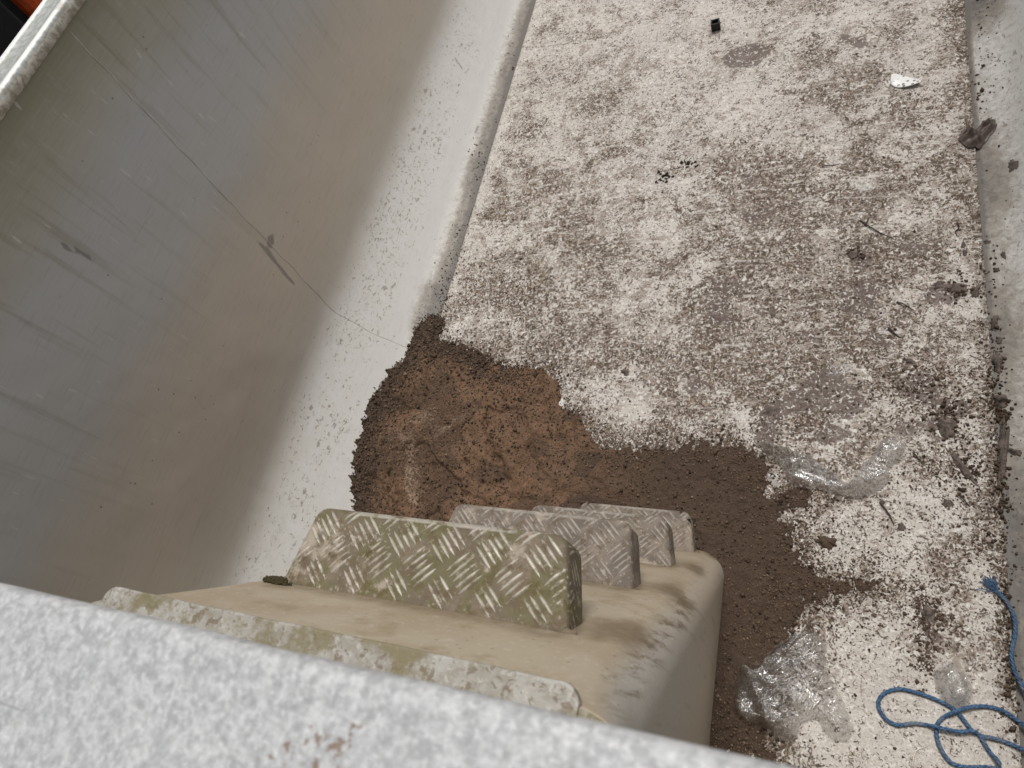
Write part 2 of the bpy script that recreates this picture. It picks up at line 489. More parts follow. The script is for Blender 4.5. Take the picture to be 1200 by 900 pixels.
DENS = [(700, 130, 140, 120, 20, .18), (690, 235, 90, 60, 0, .30), (600, 235, 60, 60, 0, .30), (570, 300, 50, 60, 0, .25), (640, 310, 110, 70, 0, .40),
        (560, 340, 40, 40, 0, .25), (720, 350, 100, 70, 0, .28), (850, 260, 110, 60, 10, .45), (880, 230, 60, 50, 0, .3), (860, 330, 80, 60, 0, .55),
        (900, 350, 90, 60, 10, .42), (980, 340, 100, 90, 0, .38), (830, 370, 50, 50, 0, .45), (900, 395, 80, 50, 0, .38), (1000, 410, 110, 60, 0, .48),
        (960, 210, 110, 70, 0, .34), (1040, 220, 90, 90, 0, .34), (1060, 320, 70, 60, 0, .3), (800, 460, 110, 45, 0, .45), (840, 480, 90, 50, 0, .4), (960, 470, 80, 60, -15, .55),
        (1080, 470, 80, 70, 20, .50), (1060, 420, 60, 50, 0, .38), (1100, 560, 70, 60, 0, .36), (940, 540, 60, 40, 0, .48), (1060, 640, 90, 50, 0, .20),
        (1090, 720, 50, 60, 10, .42), (1090, 770, 30, 40, 0, .3), (980, 40, 40, 20, 0, .25), (1020, 70, 90, 40, 0, .22), (1100, 120, 40, 120, 0, .25), (1010, 120, 50, 30, 0, .3),
        (1090, 30, 60, 40, 0, .25), (690, 75, 60, 40, 0, .12), (660, 40, 60, 30, 0, .08), (780, 420, 80, 40, 0, .25), (690, 420, 80, 40, 0, .26), (900, 440, 60, 50, 0, .32),
        (870, 190, 40, 40, 0, .22), (800, 200, 60, 40, 0, .15), (1130, 420, 30, 50, 0, .3), (1140, 640, 30, 60, 0, .25), (1000, 850, 150, 60, 0, .04), (1110, 180, 40, 100, 0, .2)]
TAN = [(690, 210, 80, 60, 0, .6), (620, 250, 90, 90, 0, .7), (640, 310, 120, 80, 0, .7), (570, 330, 60, 80, 0, .6), (860, 480, 100, 40, 0, .5), (935, 170, 40, 40, 0, .8), (1000, 860, 140, 90, 0, .5), (1120, 250, 40, 160, 0, .4)]
DAMP = [(880, 62, 30, 13, -10, .62), (855, 66, 16, 8, -10, .3), (865, 330, 26, 14, 0, .45), (905, 365, 22, 12, 0, .4), (845, 365, 22, 24, 20, .5), (1010, 345, 26, 26, 0, .62), (1065, 290, 26, 12, 0, .5), (1010, 300, 14, 14, 0, .55),
        (940, 470, 40, 12, -30, .75), (985, 465, 26, 18, 0, .75), (905, 482, 20, 9, -25, .75), (975, 440, 20, 12, -30, .5), (895, 510, 14, 14, 0, .5), (970, 510, 24, 14, 0, .6), (1012, 52, 14, 10, 0, .5), (990, 48, 10, 8, 0, .4), (1070, 450, 30, 14, 10, .55), (1090, 465, 18, 14, 20, .5),
        (1120, 480, 16, 10, 20, .7), (1100, 500, 16, 16, 60, .62), (1060, 500, 22, 14, 0, .45), (890, 250, 26, 10, 10, .42), (945, 395, 26, 18, 0, .35), (880, 215, 20, 12, 0, .4), (830, 530, 30, 14, 0, .5), (820, 455, 24, 12, 0, .45), (1025, 400, 30, 9, 15, .5), (1080, 720, 10, 22, -30, .55), (1095, 745, 14, 8, 0, .4),
        (760, 520, 40, 12, 0, .35), (1100, 345, 30, 12, 15, .45), (960, 165, 22, 9, 0, .3), (1110, 340, 18, 9, 10, .5), (1035, 95, 8, 3, 0, .4), (1060, 15, 30, 8, -5, .3)]
WHITE = [(780, 205, 40, 14, 0, .32), (690, 215, 20, 14, 0, .35), (980, 245, 9, 12, 0, .42), (1015, 222, 18, 7, 0, .5), (850, 150, 14, 16, 0, .25), (560, 395, 10, 60, 15, .3), (545, 330, 8, 50, 15, .25), (1060, 90, 16, 8, 0, .25), (980, 432, 24, 10, 0, .45), (905, 560, 18, 16, 0, .5), (940, 600, 20, 14, 0, .35),
         (655, 470, 8, 8, 0, .8), (570, 428, 18, 5, 10, .6), (1120, 440, 12, 20, 30, .3), (720, 440, 60, 30, 0, .10), (1040, 385, 20, 6, 10, .35), (700, 505, 50, 14, 0, .12)]

# ------------------------------------------------------------------ the tipper trailer
trailer = empty('tipper_trailer', (CX, 2.7, -1.25))
tag(trailer, 'aluminium tipper trailer body seen inside, dirty pale floor, grey sidewall and stepped ram cover', 'trailer')
OFF = Vector((-CX, -2.7, 1.25))
def tpart(o, parent=None):
    """parent a world-space mesh to the trailer (or to one of its parts)"""
    o.parent = parent or trailer
    if parent is None:
        o.location = OFF
    return o

LEN = 5.5
# floor sheet
nx, ny = 184, 551
gx = np.linspace(CX - HALF, CX + HALF, nx); gy = np.linspace(0, LEN, ny)
X, Y = np.meshgrid(gx, gy, indexing='ij')
Z = (fbm(X, Y, 2.2, 3, 4) - .5) * .006
edge = np.minimum(X - gx[0], gx[-1] - X)
Z = Z * sstep(0, .08, edge) - .003 * sstep(.03, 0, edge)
V = np.stack([X, Y, Z], -1).reshape(-1, 3)
Fl = grid_faces(nx, ny)
# edge thickness on both long sides
nv = len(V)
lo = V.reshape(nx, ny, 3)
sideL = lo[0].copy(); sideL[:, 2] -= .016
sideR = lo[-1].copy(); sideR[:, 2] -= .016
V2 = np.vstack([V, sideL, sideR])
j = np.arange(ny - 1)
FL = np.stack([j + 1, j, nv + j, nv + j + 1], -1)[:, ::-1]
b = (nx - 1) * ny
FR = np.stack([b + j, b + j + 1, nv + ny + j + 1, nv + ny + j], -1)[:, ::-1]
floor = mesh_obj('floor', V2, np.vstack([Fl[:, ::-1][:, ::-1], FL, FR]), M_FLOOR)
xs, ys = V2[:, 0], V2[:, 1]
bg = fbm(xs, ys, 3.4, 5, 21, .65)
dens = .62 * blob_field(xs, ys, DENS, 1.3) * (.45 + 1.1 * fbm(xs, ys, 6, 5, 29, .65)) + .36 + (bg - .5) * .65 + (fbm(xs, ys, 11, 4, 27, .6) - .5) * .8
farfade = sstep(3.4, 2.0, ys) * .06
dens = np.clip(dens * 1.0 + farfade - .06 * (ys > 3.3), 0, 1.15)
# bare apron in the near right corner, and clean strip by the left seam
apron = blob_field(xs, ys, [(1010, 830, 90, 70, 0, 1.), (1000, 735, 60, 40, 0, .7), (1010, 640, 60, 30, 0, .5), (1120, 830, 60, 60, 0, .6)])
dens = dens * (1 - .62 * np.clip(apron, 0, 1))
dens = dens + .55 * sstep(.05, .0, gx[-1] - xs) * (.4 + 1.2 * fbm(xs, ys, 5, 3, 23))
seamclean = sstep(.09, .02, xs - gx[0])
dens = dens * (1 - .6 * seamclean)
HEAP_PX = [(481, 404), (520, 380), (514, 400), (540, 404), (562, 413), (590, 431), (620, 431), (645, 437), (657, 455), (668, 480), (690, 510), (745, 526), (825, 516), (862, 522), (905, 545), (955, 572), (950, 592), (926, 612), (940, 664), (985, 680), (1033, 688),
           (990, 702), (938, 700), (926, 742), (915, 800), (900, 870), (905, 900), (700, 800), (440, 690), (414, 600), (416, 525), (456, 434)]
def poly_dist(Xq, Yq, poly):
    """signed distance, positive inside"""
    d = np.full(Xq.shape, 1e9); ins = np.zeros(Xq.shape, bool)
    n = len(poly)
    for i in range(n):
        a, b_ = poly[i], poly[(i + 1) % n]
        e = b_ - a; L = e @ e + 1e-12
        t = np.clip(((Xq - a[0]) * e[0] + (Yq - a[1]) * e[1]) / L, 0, 1)
        d = np.minimum(d, np.hypot(Xq - a[0] - t * e[0], Yq - a[1] - t * e[1]))
        c = ((a[1] > Yq) != (b_[1] > Yq)) & (Xq < (b_[0] - a[0]) * (Yq - a[1]) / (b_[1] - a[1] + 1e-12) + a[0])
        ins ^= c
    return np.where(ins, d, -d)
sdf = poly_dist(xs, ys, np.array([F(u, v)[:2] for u, v in HEAP_PX]))
dens = dens + .85 * np.exp(-np.clip(-sdf, 0, 1) / .06) * (.3 + 1.2 * fbm(xs, ys, 12, 3, 25))
dens = np.clip(dens, 0, 1.15)
vattr(floor, 'dirt', np.stack([dens, np.clip(1.3 * blob_field(xs, ys, DAMP, .9, 9), 0, 1), np.clip(blob_field(xs, ys, WHITE, .5, 13), 0, 1), np.clip(blob_field(xs, ys, TAN), 0, 1)], -1))
FLOOR_DATA = (floor, xs, ys, dens)
tpart(floor)

# side walls with cove, built as one folded sheet each
prof = [(a, b_) for a, b_ in PROFD] + [(.288, z) for z in np.arange(.43, 1.4501, .03)]
prof = np.array(prof)
def wall_blobs(Yw, Zw, blobs):
    out = np.zeros_like(Yw)
    for (u, v, u2, v2, w, s) in blobs:
        a, b_ = S(u, v), S(u2, v2)
        a = np.array([a[1], a[2]]); b_ = np.array([b_[1], b_[2]])
        d = b_ - a; L = d @ d + 1e-9
        t = np.clip(((Yw - a[0]) * d[0] + (Zw - a[1]) * d[1]) / L, 0, 1)
        dist = np.hypot(Yw - a[0] - t * d[0], Zw - a[1] - t * d[1])
        out = np.maximum(out, s * np.exp(-(dist / w) ** 2))
    return out
def side_wall(sgn, rail_mat):
    nyw = 440
    yy = np.linspace(0, LEN, nyw)
    D, YY = np.meshgrid(np.arange(len(prof)), yy, indexing='ij')
    Xw = CX + sgn * (HALF + prof[D, 0]); Zw = prof[D, 1]
    ripple = (fbm(YY, Zw, 1.6, 3, 5 + (sgn > 0)) - .5) * .014 * sstep(.3, .7, Zw)
    Xw = Xw - sgn * ripple * 1.0
    Vw = np.stack([Xw, YY, Zw], -1).reshape(-1, 3)
    Fw = grid_faces(len(prof), nyw)
    if sgn > 0: Fw = Fw[:, ::-1]
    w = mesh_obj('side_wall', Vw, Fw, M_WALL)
    yv, zv = Vw[:, 1], Vw[:, 2]
    dv = prof[D, 0].reshape(-1)
    n1 = fbm(yv, dv, 5, 4, 31)
    if sgn < 0:
        spk = sstep(.24, .30, zv) * sstep(.40, .32, zv) * .15
        spk += sstep(.035, .10, zv) * sstep(.33, .22, zv) * (.62 + 1.0 * (n1 - .45))
        spk = spk * (1 - .7 * sstep(.12, .04, zv))
        strip = sstep(.135, .03, dv) * (1.25 + .7 * (fbm(yv, dv * 2, 7, 4, 47) - .5) + .5 * (fbm(yv, dv, 4, 4, 41) - .5)) + sstep(.040, .018, dv) * 1.4  # seam muck plus painted shade, darkening towards the floor edge
        strip += wall_blobs(yv, zv, [(500, 385, 515, 340, .035, .6), (566, 190, 556, 215, .02, .4), (330, 620, 310, 650, .02, .25), (345, 590, 330, 610, .018, .25)]) 
        stain = wall_blobs(yv, zv, [(303, 284, 345, 335, .012, .7), (312, 290, 322, 275, .006, .9), (322, 282, 318, 300, .006, .8), (75, 288, 112, 303, .010, .8), (270, 250, 302, 286, .005, .5),
                                    (130, 85, 180, 150, .008, .5), (180, 150, 300, 285, .004, .35), (533, 68, 540, 80, .006, .9), (560, 148, 556, 156, .004, .8), (120, 90, 200, 190, .02, .28), (10, 140, 40, 165, .03, .35)])
    else:
        spk = sstep(.30, .2, zv) * .62
        strip = sstep(.020, .006, dv) * 1.3 + .16 * sstep(.30, .10, dv) + .9 * np.exp(-((yv - 2.62) / .14) ** 2) * sstep(.16, .06, dv) + .5 * np.exp(-((yv - 1.75) / .12) ** 2) * sstep(.12, .03, dv) + sstep(.17, .0, dv) * (.72 + 1.5 * (fbm(yv, dv, 3, 4, 43) - .5)) + .5 * np.exp(-((yv - .72) / .2) ** 2) * sstep(.1, .03, dv)
        stain = np.zeros_like(zv)
    cov = sstep(.02, .06, zv) * sstep(.32, .22, zv)
    vattr(w, 'dirt', np.stack([np.clip(spk, 0, 1), np.clip(stain, 0, 1), np.clip(strip, 0, 2.5), cov], -1))
    tpart(w)
    # outer skin + top rail
    xi = CX + sgn * WALLX
    bm = bmesh.new()
    add_box(bm, (xi + sgn * .075, LEN / 2, .72), (.03, LEN, 1.44))
    tpart(bm_obj('outer_skin', bm, M_PLATE), w)
    # rail: swept profile (lip, channel, outer lip)
    rp = [(.012, 1.432), (-.006, 1.436), (-.010, 1.446), (-.009, 1.462), (-.003, 1.4715), (.006, 1.473), (.013, 1.469), (.018, 1.4655), (.06, 1.464), (.098, 1.465), (.104, 1.4705), (.112, 1.472), (.118, 1.467), (.12, 1.45), (.12, 1.33), (.095, 1.33)]
    yr = np.linspace(-.02, LEN, 300)
    Vr = []
    for k, (d, z) in enumerate(rp):
        wob = (fbm(yr, yr * 0 + k, 14, 3, 50 + k) - .5) * .0022 * (1 if 1 < k < 13 else 0)
        for q, yv_ in enumerate(yr): Vr.append((xi + sgn * (d + wob[q] * .6), yv_, z + wob[q]))
    Fr = grid_faces(len(rp), len(yr))
    if sgn > 0: Fr = Fr[:, ::-1]
    r = mesh_obj('top_rail', Vr, Fr, rail_mat)
    tpart(r, w)
    return w

def mat_rail():
    m = MT('rail_oxidised_aluminium')
    x, y, z = m.sep()
    n = m.noise(60, 5, .65, .4); g = m.noise(18, 4)
    lip = m.step(m.math('ADD', z, m.math('MULTIPLY', m.math('SUBTRACT', n, .5), .006)), 1.4655, 1.469)
    c = m.mix(m.step(n, .4, .62), (.30, .31, .29), (.42, .43, .41))
    c = m.mix(lip, c, (.72, .72, .69))
    fc = m.step(z, 1.463, 1.458)
    c = m.mix(fc, c, m.mix(m.step(n, .38, .6), (.34, .30, .24), (.58, .55, .48)))
    c = m.mix(m.math('MULTIPLY', m.step(g, .55, .66), .4), c, (.26, .235, .17))
    return m.done(c, .6, .2, m.bump(n, .6, .003), .4)
M_RAIL = mat_rail()
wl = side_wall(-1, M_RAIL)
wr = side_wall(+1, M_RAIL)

# weld seam down the left wall and round the cove
seam = []
for a, b_ in zip(prof[::2, 0], prof[::2, 1]):
    if a < .06: continue
    yv_ = 1.176 + .092 * min(b_, 1.44) / 1.44
    rip = (fbm(np.array([yv_]), np.array([b_]), 1.6, 3, 5)[0] - .5) * .014 * float(sstep(.3, .7, b_))
    seam.append((CX - HALF - a + rip, yv_ + .003 * math.sin(b_ * 40), b_))
V, Fc = sweep(seam, .0013, 6)
tpart(mesh_obj('weld_seam', V, Fc, M_WELD), wl)

# headboard with its rim
bm = bmesh.new()
add_box(bm, (CX, -.03, .74), (2 * WALLX + .1, .05, 1.52))
hb = tpart(bm_obj('headboard', bm, M_PLATE))
vattr(hb, 'dirt', np.zeros(len(hb.data.vertices)))
RZ = 1.60
rp = [(-.012, 1.50), (.004, 1.505), (.0055, 1.585), (.0045, 1.592), (.002, 1.597), (-.002, 1.5995), (-.006, 1.6003)] + [(y, 1.6003) for y in np.linspace(-.012, -.30, 40)] + [(-.305, 1.598), (-.307, 1.59), (-.307, 1.5)]
xr = np.linspace(CX - WALLX - .05, CX + WALLX + .05, 420)
A, B = np.meshgrid(np.arange(len(rp)), xr, indexing='ij')
rp = np.array(rp)
wob = (fbm(B, rp[A, 0], 26, 4, 61) - .5) * .004
Vr = np.stack([B, rp[A, 0] + (fbm(B, B * 0, 9, 3, 62) - .5) * .003, rp[A, 1] + wob * (A > 3) * (A < len(rp) - 3)], -1).reshape(-1, 3)
rim = mesh_obj('top_rim', Vr, grid_faces(len(rp), len(xr)), M_RIM)
def rb(u, v): return F(u, v, 1.6)
bl = np.zeros(len(Vr))
for (u, v, w, s) in [(365, 868, .012, .75), (405, 872, .010, .7), (330, 850, .006, .6), (370, 895, .010, .7), (318, 890, .014, .6), (340, 880, .012, .7), (395, 885, .014, .8), (415, 850, .006, .6)]:
    p = rb(u, v); bl = np.maximum(bl, s * np.exp(-((Vr[:, 0] - p[0]) ** 2 + (Vr[:, 1] - p[1]) ** 2) / w ** 2))
vattr(rim, 'dirt', bl)
tpart(rim, hb)

# tailgate (behind the view, closes the body)
bm = bmesh.new()
add_box(bm, (CX, LEN + .025, .73), (2 * WALLX + .2, .05, 1.46), .008)
for k in range(5): add_box(bm, (CX - 1 + .5 * k, LEN + .075, .73), (.08, .05, 1.4), .006)
tpart(bm_obj('tailgate', bm, M_PLATE))
bm = bmesh.new()
for s in (-1, 1): add_box(bm, (CX + s * .45, 2.7, -.2), (.12, 5.6, .25), .01)
for k in range(7): add_box(bm, (CX, .3 + .8 * k, -.045), (2.1, .06, .05))
add_box(bm, (CX, 2.75, -.0185), (2 * WALLX + .1, LEN, .004))
tpart(bm_obj('chassis', bm, plain('chassis_dark_paint', (.03, .03, .032), .6)))

# ram cover: tapered box with rounded front corners
def fy(D): return .38 * D - .243 + .030 * math.exp(-((D - .72) / .08) ** 2) * 0
def hw(D): return .375 - .0935 * (D - .73)
RC = .075
BX = -.572
Ds = np.r_[np.linspace(.694, .735, 6), np.linspace(.745, 2.03, 130)]
rings = []
for D in Ds:
    w, yf = hw(D), .38 * D - .243
    ring = [(BX - w, -.004)]
    npre = 8
    r = RC; ry = min(RC, max(yf * .98, .004))
    for k in range(1, npre): ring.append((BX - w, -.004 + (yf - ry + .004) * k / npre))
    for k in range(13):
        a = math.pi - (math.pi / 2) * k / 12
        ring.append((BX - w + r + r * math.cos(a), yf - ry + ry * math.sin(a)))
    for k in range(1, 60): ring.append((BX - w + r + (2 * w - 2 * r) * k / 60, yf + .003 * math.sin(math.pi * k / 60)))
    for k in range(13):
        a = math.pi / 2 - (math.pi / 2) * k / 12
        ring.append((BX + w - r + r * math.cos(a), yf - ry + ry * math.sin(a)))
    for k in range(1, npre + 1): ring.append((BX + w, yf - ry - (yf - ry + .004) * k / npre))
    rings.append([(x, y, 2.0 - D) for x, y in ring])
NR = len(rings[0])
V = np.array(rings).reshape(-1, 3)
Fb = [tuple(q) for q in grid_faces(len(rings), NR)]
Fb.append(tuple(range(NR)))
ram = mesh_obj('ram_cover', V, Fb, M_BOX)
ram.data.polygons[len(Fb) - 1].use_smooth = False
ram.data.materials.append(M_PLATE); ram.data.polygons[len(Fb) - 1].material_index = 1
STEPS = [  # D, base left/right x, outer left/right x, base y, outer y
    (.92, -.838, -.335, .112, .239), (1.285, -.800, -.358, .243, .375), (1.610, -.770, -.370, .367, .487), (1.935, -.765, -.388, .492, .606)]
wet_shade = np.zeros(len(V))  # mask for damp dirt mixed with painted shadow of the steps
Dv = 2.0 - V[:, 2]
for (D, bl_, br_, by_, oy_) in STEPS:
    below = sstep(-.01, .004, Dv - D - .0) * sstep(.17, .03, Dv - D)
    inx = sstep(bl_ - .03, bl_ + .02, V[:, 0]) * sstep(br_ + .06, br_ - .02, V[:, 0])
    wet_shade = np.maximum(wet_shade, below * inx * .85)
    wet_shade = np.maximum(wet_shade, .85 * np.exp(-((V[:, 0] - br_ - .05) / .075) ** 2 - ((Dv - D - .07) / .09) ** 2))
    wet_shade = np.maximum(wet_shade, .62 * sstep(-.075, -.015, Dv - D) * sstep(.02, .0, Dv - D) * inx)
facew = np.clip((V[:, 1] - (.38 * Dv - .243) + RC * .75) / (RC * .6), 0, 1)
wet_shade = wet_shade * facew * facew
vattr(ram, 'dirt', wet_shade)
tpart(ram)

# rounded flange on top of the ram cover
def rounded(x0, x1, y0, y1, r, n=8):
    P = [(x0, y0)]
    for k in range(n + 1):
        a = math.pi - math.pi / 2 * k / n; P.append((x0 + r + r * math.cos(a), y1 - r + r * math.sin(a)))
    for k in range(1, 60):
        x = x0 + r + (x1 - x0 - 2 * r) * k / 60
        P.append((x, y1 + .0006 * math.sin(x * 11) + .0003 * math.sin(x * 53)))
    for k in range(n + 1):
        a = math.pi / 2 - math.pi / 2 * k / n; P.append((x1 - r + r * math.cos(a), y1 - r + r * math.sin(a)))
    P.append((x1, y0)); return P
P = rounded(-.920, -.2295, -.004, .0375, .02)
n = len(P)
ztop = 2 - .690
rows = [(0, -.010), (0, -.0025), (.0008, -.0008), (.0028, 0)]
V = []
pc = np.array(P)
cen = np.array([BX, .0])
for ins, dz in rows:
    for i, (x, y) in enumerate(P):
        sx = max(-1, min(1, (x - BX) / .365))
        V.append((x - ins * sx * (abs(sx) > .9), y - (ins if y > 0 else 0), ztop + dz))
Fc = []
for k in range(len(rows) - 1):
    for i in range(n - 1): Fc.append((k * n + i, (k + 1) * n + i, (k + 1) * n + i + 1, k * n + i + 1)[::-1])
Fc.append(tuple((len(rows) - 1) * n + i for i in range(n))[::-1])
Fc.append(tuple(range(n)))
flange = tpart(mesh_obj('flange', V, Fc, M_PLATE, None, False), ram)

# tread steps: folded five-bar plate
def make_step(D, bl_, br_, by_, oy_, mat, label):
    z0 = 2.0 - D
    r = .010; fl = .066; cr = .022
    # outline of the flat tread (open at the base)
    def arc(c, a0, a1, n=8): return [(c[0] + cr * math.cos(a0 + (a1 - a0) * k / n), c[1] + cr * math.sin(a0 + (a1 - a0) * k / n)) for k in range(n + 1)]
    tl = .028
    BL = np.array([bl_, by_ - .012]); BR = np.array([br_, by_ - .012]); OL = np.array([bl_ + tl, oy_]); OR = np.array([br_ - tl, oy_])
    def fil(A, B_, C):
        d1 = (A - B_) / np.linalg.norm(A - B_); d2 = (C - B_) / np.linalg.norm(C - B_)
        out = []
        for k in range(9):
            t = k / 8; out.append((1 - t) ** 2 * (B_ + d1 * cr) + 2 * t * (1 - t) * B_ + t * t * (B_ + d2 * cr))
        return out
    poly = [BL + (OL - BL) * k / 6 for k in range(6)] + fil(BL, OL, OR) + [OL + (OR - OL) * k / 30 for k in range(2, 29)] + fil(OL, OR, BR) + [OR + (BR - OR) * k / 6 for k in range(1, 7)]
    poly = np.array(poly)
    T = np.gradient(poly, axis=0); T /= np.linalg.norm(T, axis=1)[:, None]
    Nn = np.stack([-T[:, 1], T[:, 0]], -1)          # path runs clockwise seen from above -> outward is left
    inner = poly - Nn * r
    n = len(poly)
    V = []
    for p in inner: V.append((*p, 0.0))
    ringsn = 1
    for k in range(1, 6):
        a = math.pi / 2 * k / 5
        for p, q in zip(inner, Nn): V.append((*(p + q * r * math.sin(a)), -(r - r * math.cos(a))))
        ringsn += 1
    for h in (.018, .034, fl):
        for i, (p, q) in enumerate(zip(inner, Nn)):
            front = p[1] > oy_ - r - .003
            V.append((*(p + q * r), -h))
        ringsn += 1
    Fc = [tuple(range(n))[::-1]]
    for k in range(ringsn - 1):
        for i in range(n - 1): Fc.append((k * n + i, k * n + i + 1, (k + 1) * n + i + 1, (k + 1) * n + i))
    wear = [0.12 + (.5 if 1 <= (i // n) <= 4 and (.33 < (i % n) / n < .66) else 0) for i in range(len(V))]
    # raised bars
    seg = inner[1:] - inner[:-1]; sl = (seg ** 2).sum(1)
    def place(pt, h):
        pt = np.array(pt)
        t = np.clip(((pt - inner[:-1]) * seg).sum(1) / sl, 0, 1)
        q = inner[:-1] + seg * t[:, None]
        i = int(np.argmin(((pt - q) ** 2).sum(1)))
        nrm = np.array([-seg[i][1], seg[i][0]]) / math.sqrt(sl[i])
        d = float((pt - q[i]) @ nrm)
        if d <= 0: return (pt[0], pt[1], h)
        h = .0001 + (h - .0001) * max(0.15, 1 - d / .009)
        a = min(d / r, math.pi / 2)
        ex = max(0, d - r * math.pi / 2)
        c = q[i] + nrm * (r + h) * math.sin(a)
        return (c[0], c[1], -(r - (r + h) * math.cos(a)) - ex)
    a2 = .078
    row = 0
    y = oy_ - .0035 - .0390 * 0
    rows_ = []
    yy = oy_ + .004
    k = 0
    while yy > by_ - .03:
        rows_.append((yy, k)); yy -= a2 / 2; k += 1
    for yy, k in rows_:
        sl_ = 1 if k % 2 == 0 else -1                    # '/' rows and '\' rows
        x = bl_ - .06 + (a2 / 2 if k % 2 else 0)
        while x < br_ + .08:
            dirv = np.array([math.cos(math.radians(45)), sl_ * math.sin(math.radians(45))]); per = np.array([-dirv[1], dirv[0]])
            for j in range(5):
                cpt = np.array([x, yy]) + per * (j - 2) * .0104 + RNG.normal(0, .0004, 2)
                Lb = .0232 + RNG.normal(0, .0008); wb = .0033; hb = .0032
                st = [(-1, 0, 0), (-.55, .8, .75), (0, 1, 1), (.55, .8, .75), (1, 0, 0)]
                pts = []
                okb = True
                for s, w_, h_ in st:
                    c = cpt + dirv * Lb * s
                    if c[1] < by_ - .004: okb = False
                    if c[0] < bl_ - .045 or c[0] > br_ + .045 or c[1] > oy_ + .02: okb = False
                    pts.append((place(c + per * wb * w_, .0001), place(c, hb * h_ + .0001), place(c - per * wb * w_, .0001)))
                if not okb: continue
                cc_ = np.array([q_[1] for q_ in pts]); e1 = np.array([q_[0] for q_ in pts]); e2 = np.array([q_[2] for q_ in pts])
                if max(np.linalg.norm(np.diff(cc_, axis=0), axis=1).max(), np.linalg.norm(np.diff(e1, axis=0), axis=1).max(), np.linalg.norm(np.diff(e2, axis=0), axis=1).max()) > .0150: continue
                if np.linalg.norm(e1 - e2, axis=1).max() > .0085: continue
                b0 = len(V)
                for s in pts:
                    V.extend(s)
                wn = RNG.uniform(.75, 1.0)
                wear.extend([.35 * wn, wn, .35 * wn] * 5)
                for q in range(4):
                    for e in range(2):
                        Fc.append((b0 + q * 3 + e, b0 + q * 3 + e + 1, b0 + q * 3 + e + 4, b0 + q * 3 + e + 3)[::sl_ if False else 1])
            x += a2
    V = np.array(V); V[:, 2] += z0
    # slight dents
    V[:, 2] += (fbm(V[:, 0], V[:, 1], 9, 3, 71) - .5) * .0012
    o = mesh_obj('step', V, Fc, mat, None, True)
    o.data.polygons[0].use_smooth = False
    bm = bmesh.new(); bm.from_mesh(o.data); bmesh.ops.recalc_face_normals(bm, faces=[f for f in bm.faces]); bm.to_mesh(o.data); bm.free()
    vattr(o, 'wear', np.array(wear))
    tpart(o, ram)
    o['label'] = label
    # lumpy weld where the plate meets the cover
    path = [(bl_ - .008 + (br_ - bl_ + .016) * k / 120, 0, 0) for k in range(121)]
    pts = []; rad = []
    for (x, _, _) in path:
        pts.append((x, by_ - .002 + .002 * math.sin(x * 210), z0 - .007 + .0015 * math.sin(x * 333)))
        rad.append(.0062 + .0016 * math.sin(x * 420) + RNG.normal(0, .0006))
    Vw, Fw = sweep(pts, np.array(rad), 7)
    tpart(mesh_obj('weld_bead', Vw, Fw, M_WELD2), ram)
    return o
M_WELD2 = plain('crevice_shade_weld', (.15, .115, .08), .85, 0, True)  # bead coloured dark to paint the shadow line at the step base
slabels = ['mossy tread plate step, topmost and largest', 'dusty tread plate step, second from the top', 'grey tread plate step, third from the top', 'lowest tread plate step near the soil']
for k, s in enumerate(STEPS):
    make_step(*s, M_T1 if k == 0 else M_T2, slabels[k])

# ------------------------------------------------------------------ soil heap
HEAP = [(481, 404), (486, 385), (497, 372), (513, 370), (520, 380), (514, 400), (540, 404), (562, 413), (590, 431), (620, 431), (645, 437), (657, 455), (655, 474), (668, 480), (680, 488), (690, 510), (706, 524),
        (745, 526), (790, 524), (825, 516), (862, 522), (892, 527), (905, 545), (898, 575), (910, 585), (925, 570), (955, 572), (950, 592), (905, 598), (926, 612), (930, 640), (940, 664), (985, 680), (1033, 688), (990, 702), (938, 700), (926, 722), (926, 742),
        (918, 770), (915, 800), (905, 840), (900, 870), (905, 900), (860, 905), (780, 860), (700, 800), (560, 720), (440, 690), (424, 650), (414, 600), (411, 560), (416, 525), (426, 490), (440, 460), (456, 434), (474, 420)]
HP = np.array([S(u, v)[:2] for u, v in HEAP])
HP[:, 1] = np.maximum(HP[:, 1], .012)
st = .0042
hx = np.arange(HP[:, 0].min() - .05, HP[:, 0].max() + .05, st); hy = np.arange(.010, HP[:, 1].max() + .05, st)
HX, HY = np.meshgrid(hx, hy, indexing='ij')
SD = poly_dist(HX, HY, HP)
SDn = SD + (fbm(HX, HY, 22, 4, 81, .7) - .5) * .045 * sstep(-.9, -.6, HX) + (fbm(HX, HY, 60, 3, 82) - .5) * np.where(HX > -.6, .07, .034)
inside = SDn > 0
base = surf(HX)
Zm = base.copy()
for it in range(260):
    A_ = Zm.copy()
    A_[1:-1, 1:-1] = .25 * (Zm[2:, 1:-1] + Zm[:-2, 1:-1] + Zm[1:-1, 2:] + Zm[1:-1, :-2])
    Zm = np.where(inside, np.maximum(A_, base), base)
amp = .012 + .055 * np.exp(-(((HX + 1.33) / .26) ** 2 + ((HY - .75) / .45) ** 2)) + .028 * np.exp(-(((HX + .95) / .35) ** 2 + ((HY - .85) / .3) ** 2))
h = amp * sstep(0, .10, SDn) + .002 * sstep(0, .012, SDn)
rg = np.abs(fbm(HX + .5 * HY, HY, 5.5, 4, 85) - .5)
rough = (fbm(HX, HY, 9, 4, 83) - .5) * .75 * amp + (fbm(HX, HY, 45, 4, 84, .7) - .5) * (.012 + .012 * sstep(-1.2, -1.4, HX)) - sstep(.045, 0, rg) * .26 * amp
HZ = Zm + h + rough * sstep(0, .05, SDn)
HZ = np.where(inside, np.maximum(HZ, base + .001), base - .006)
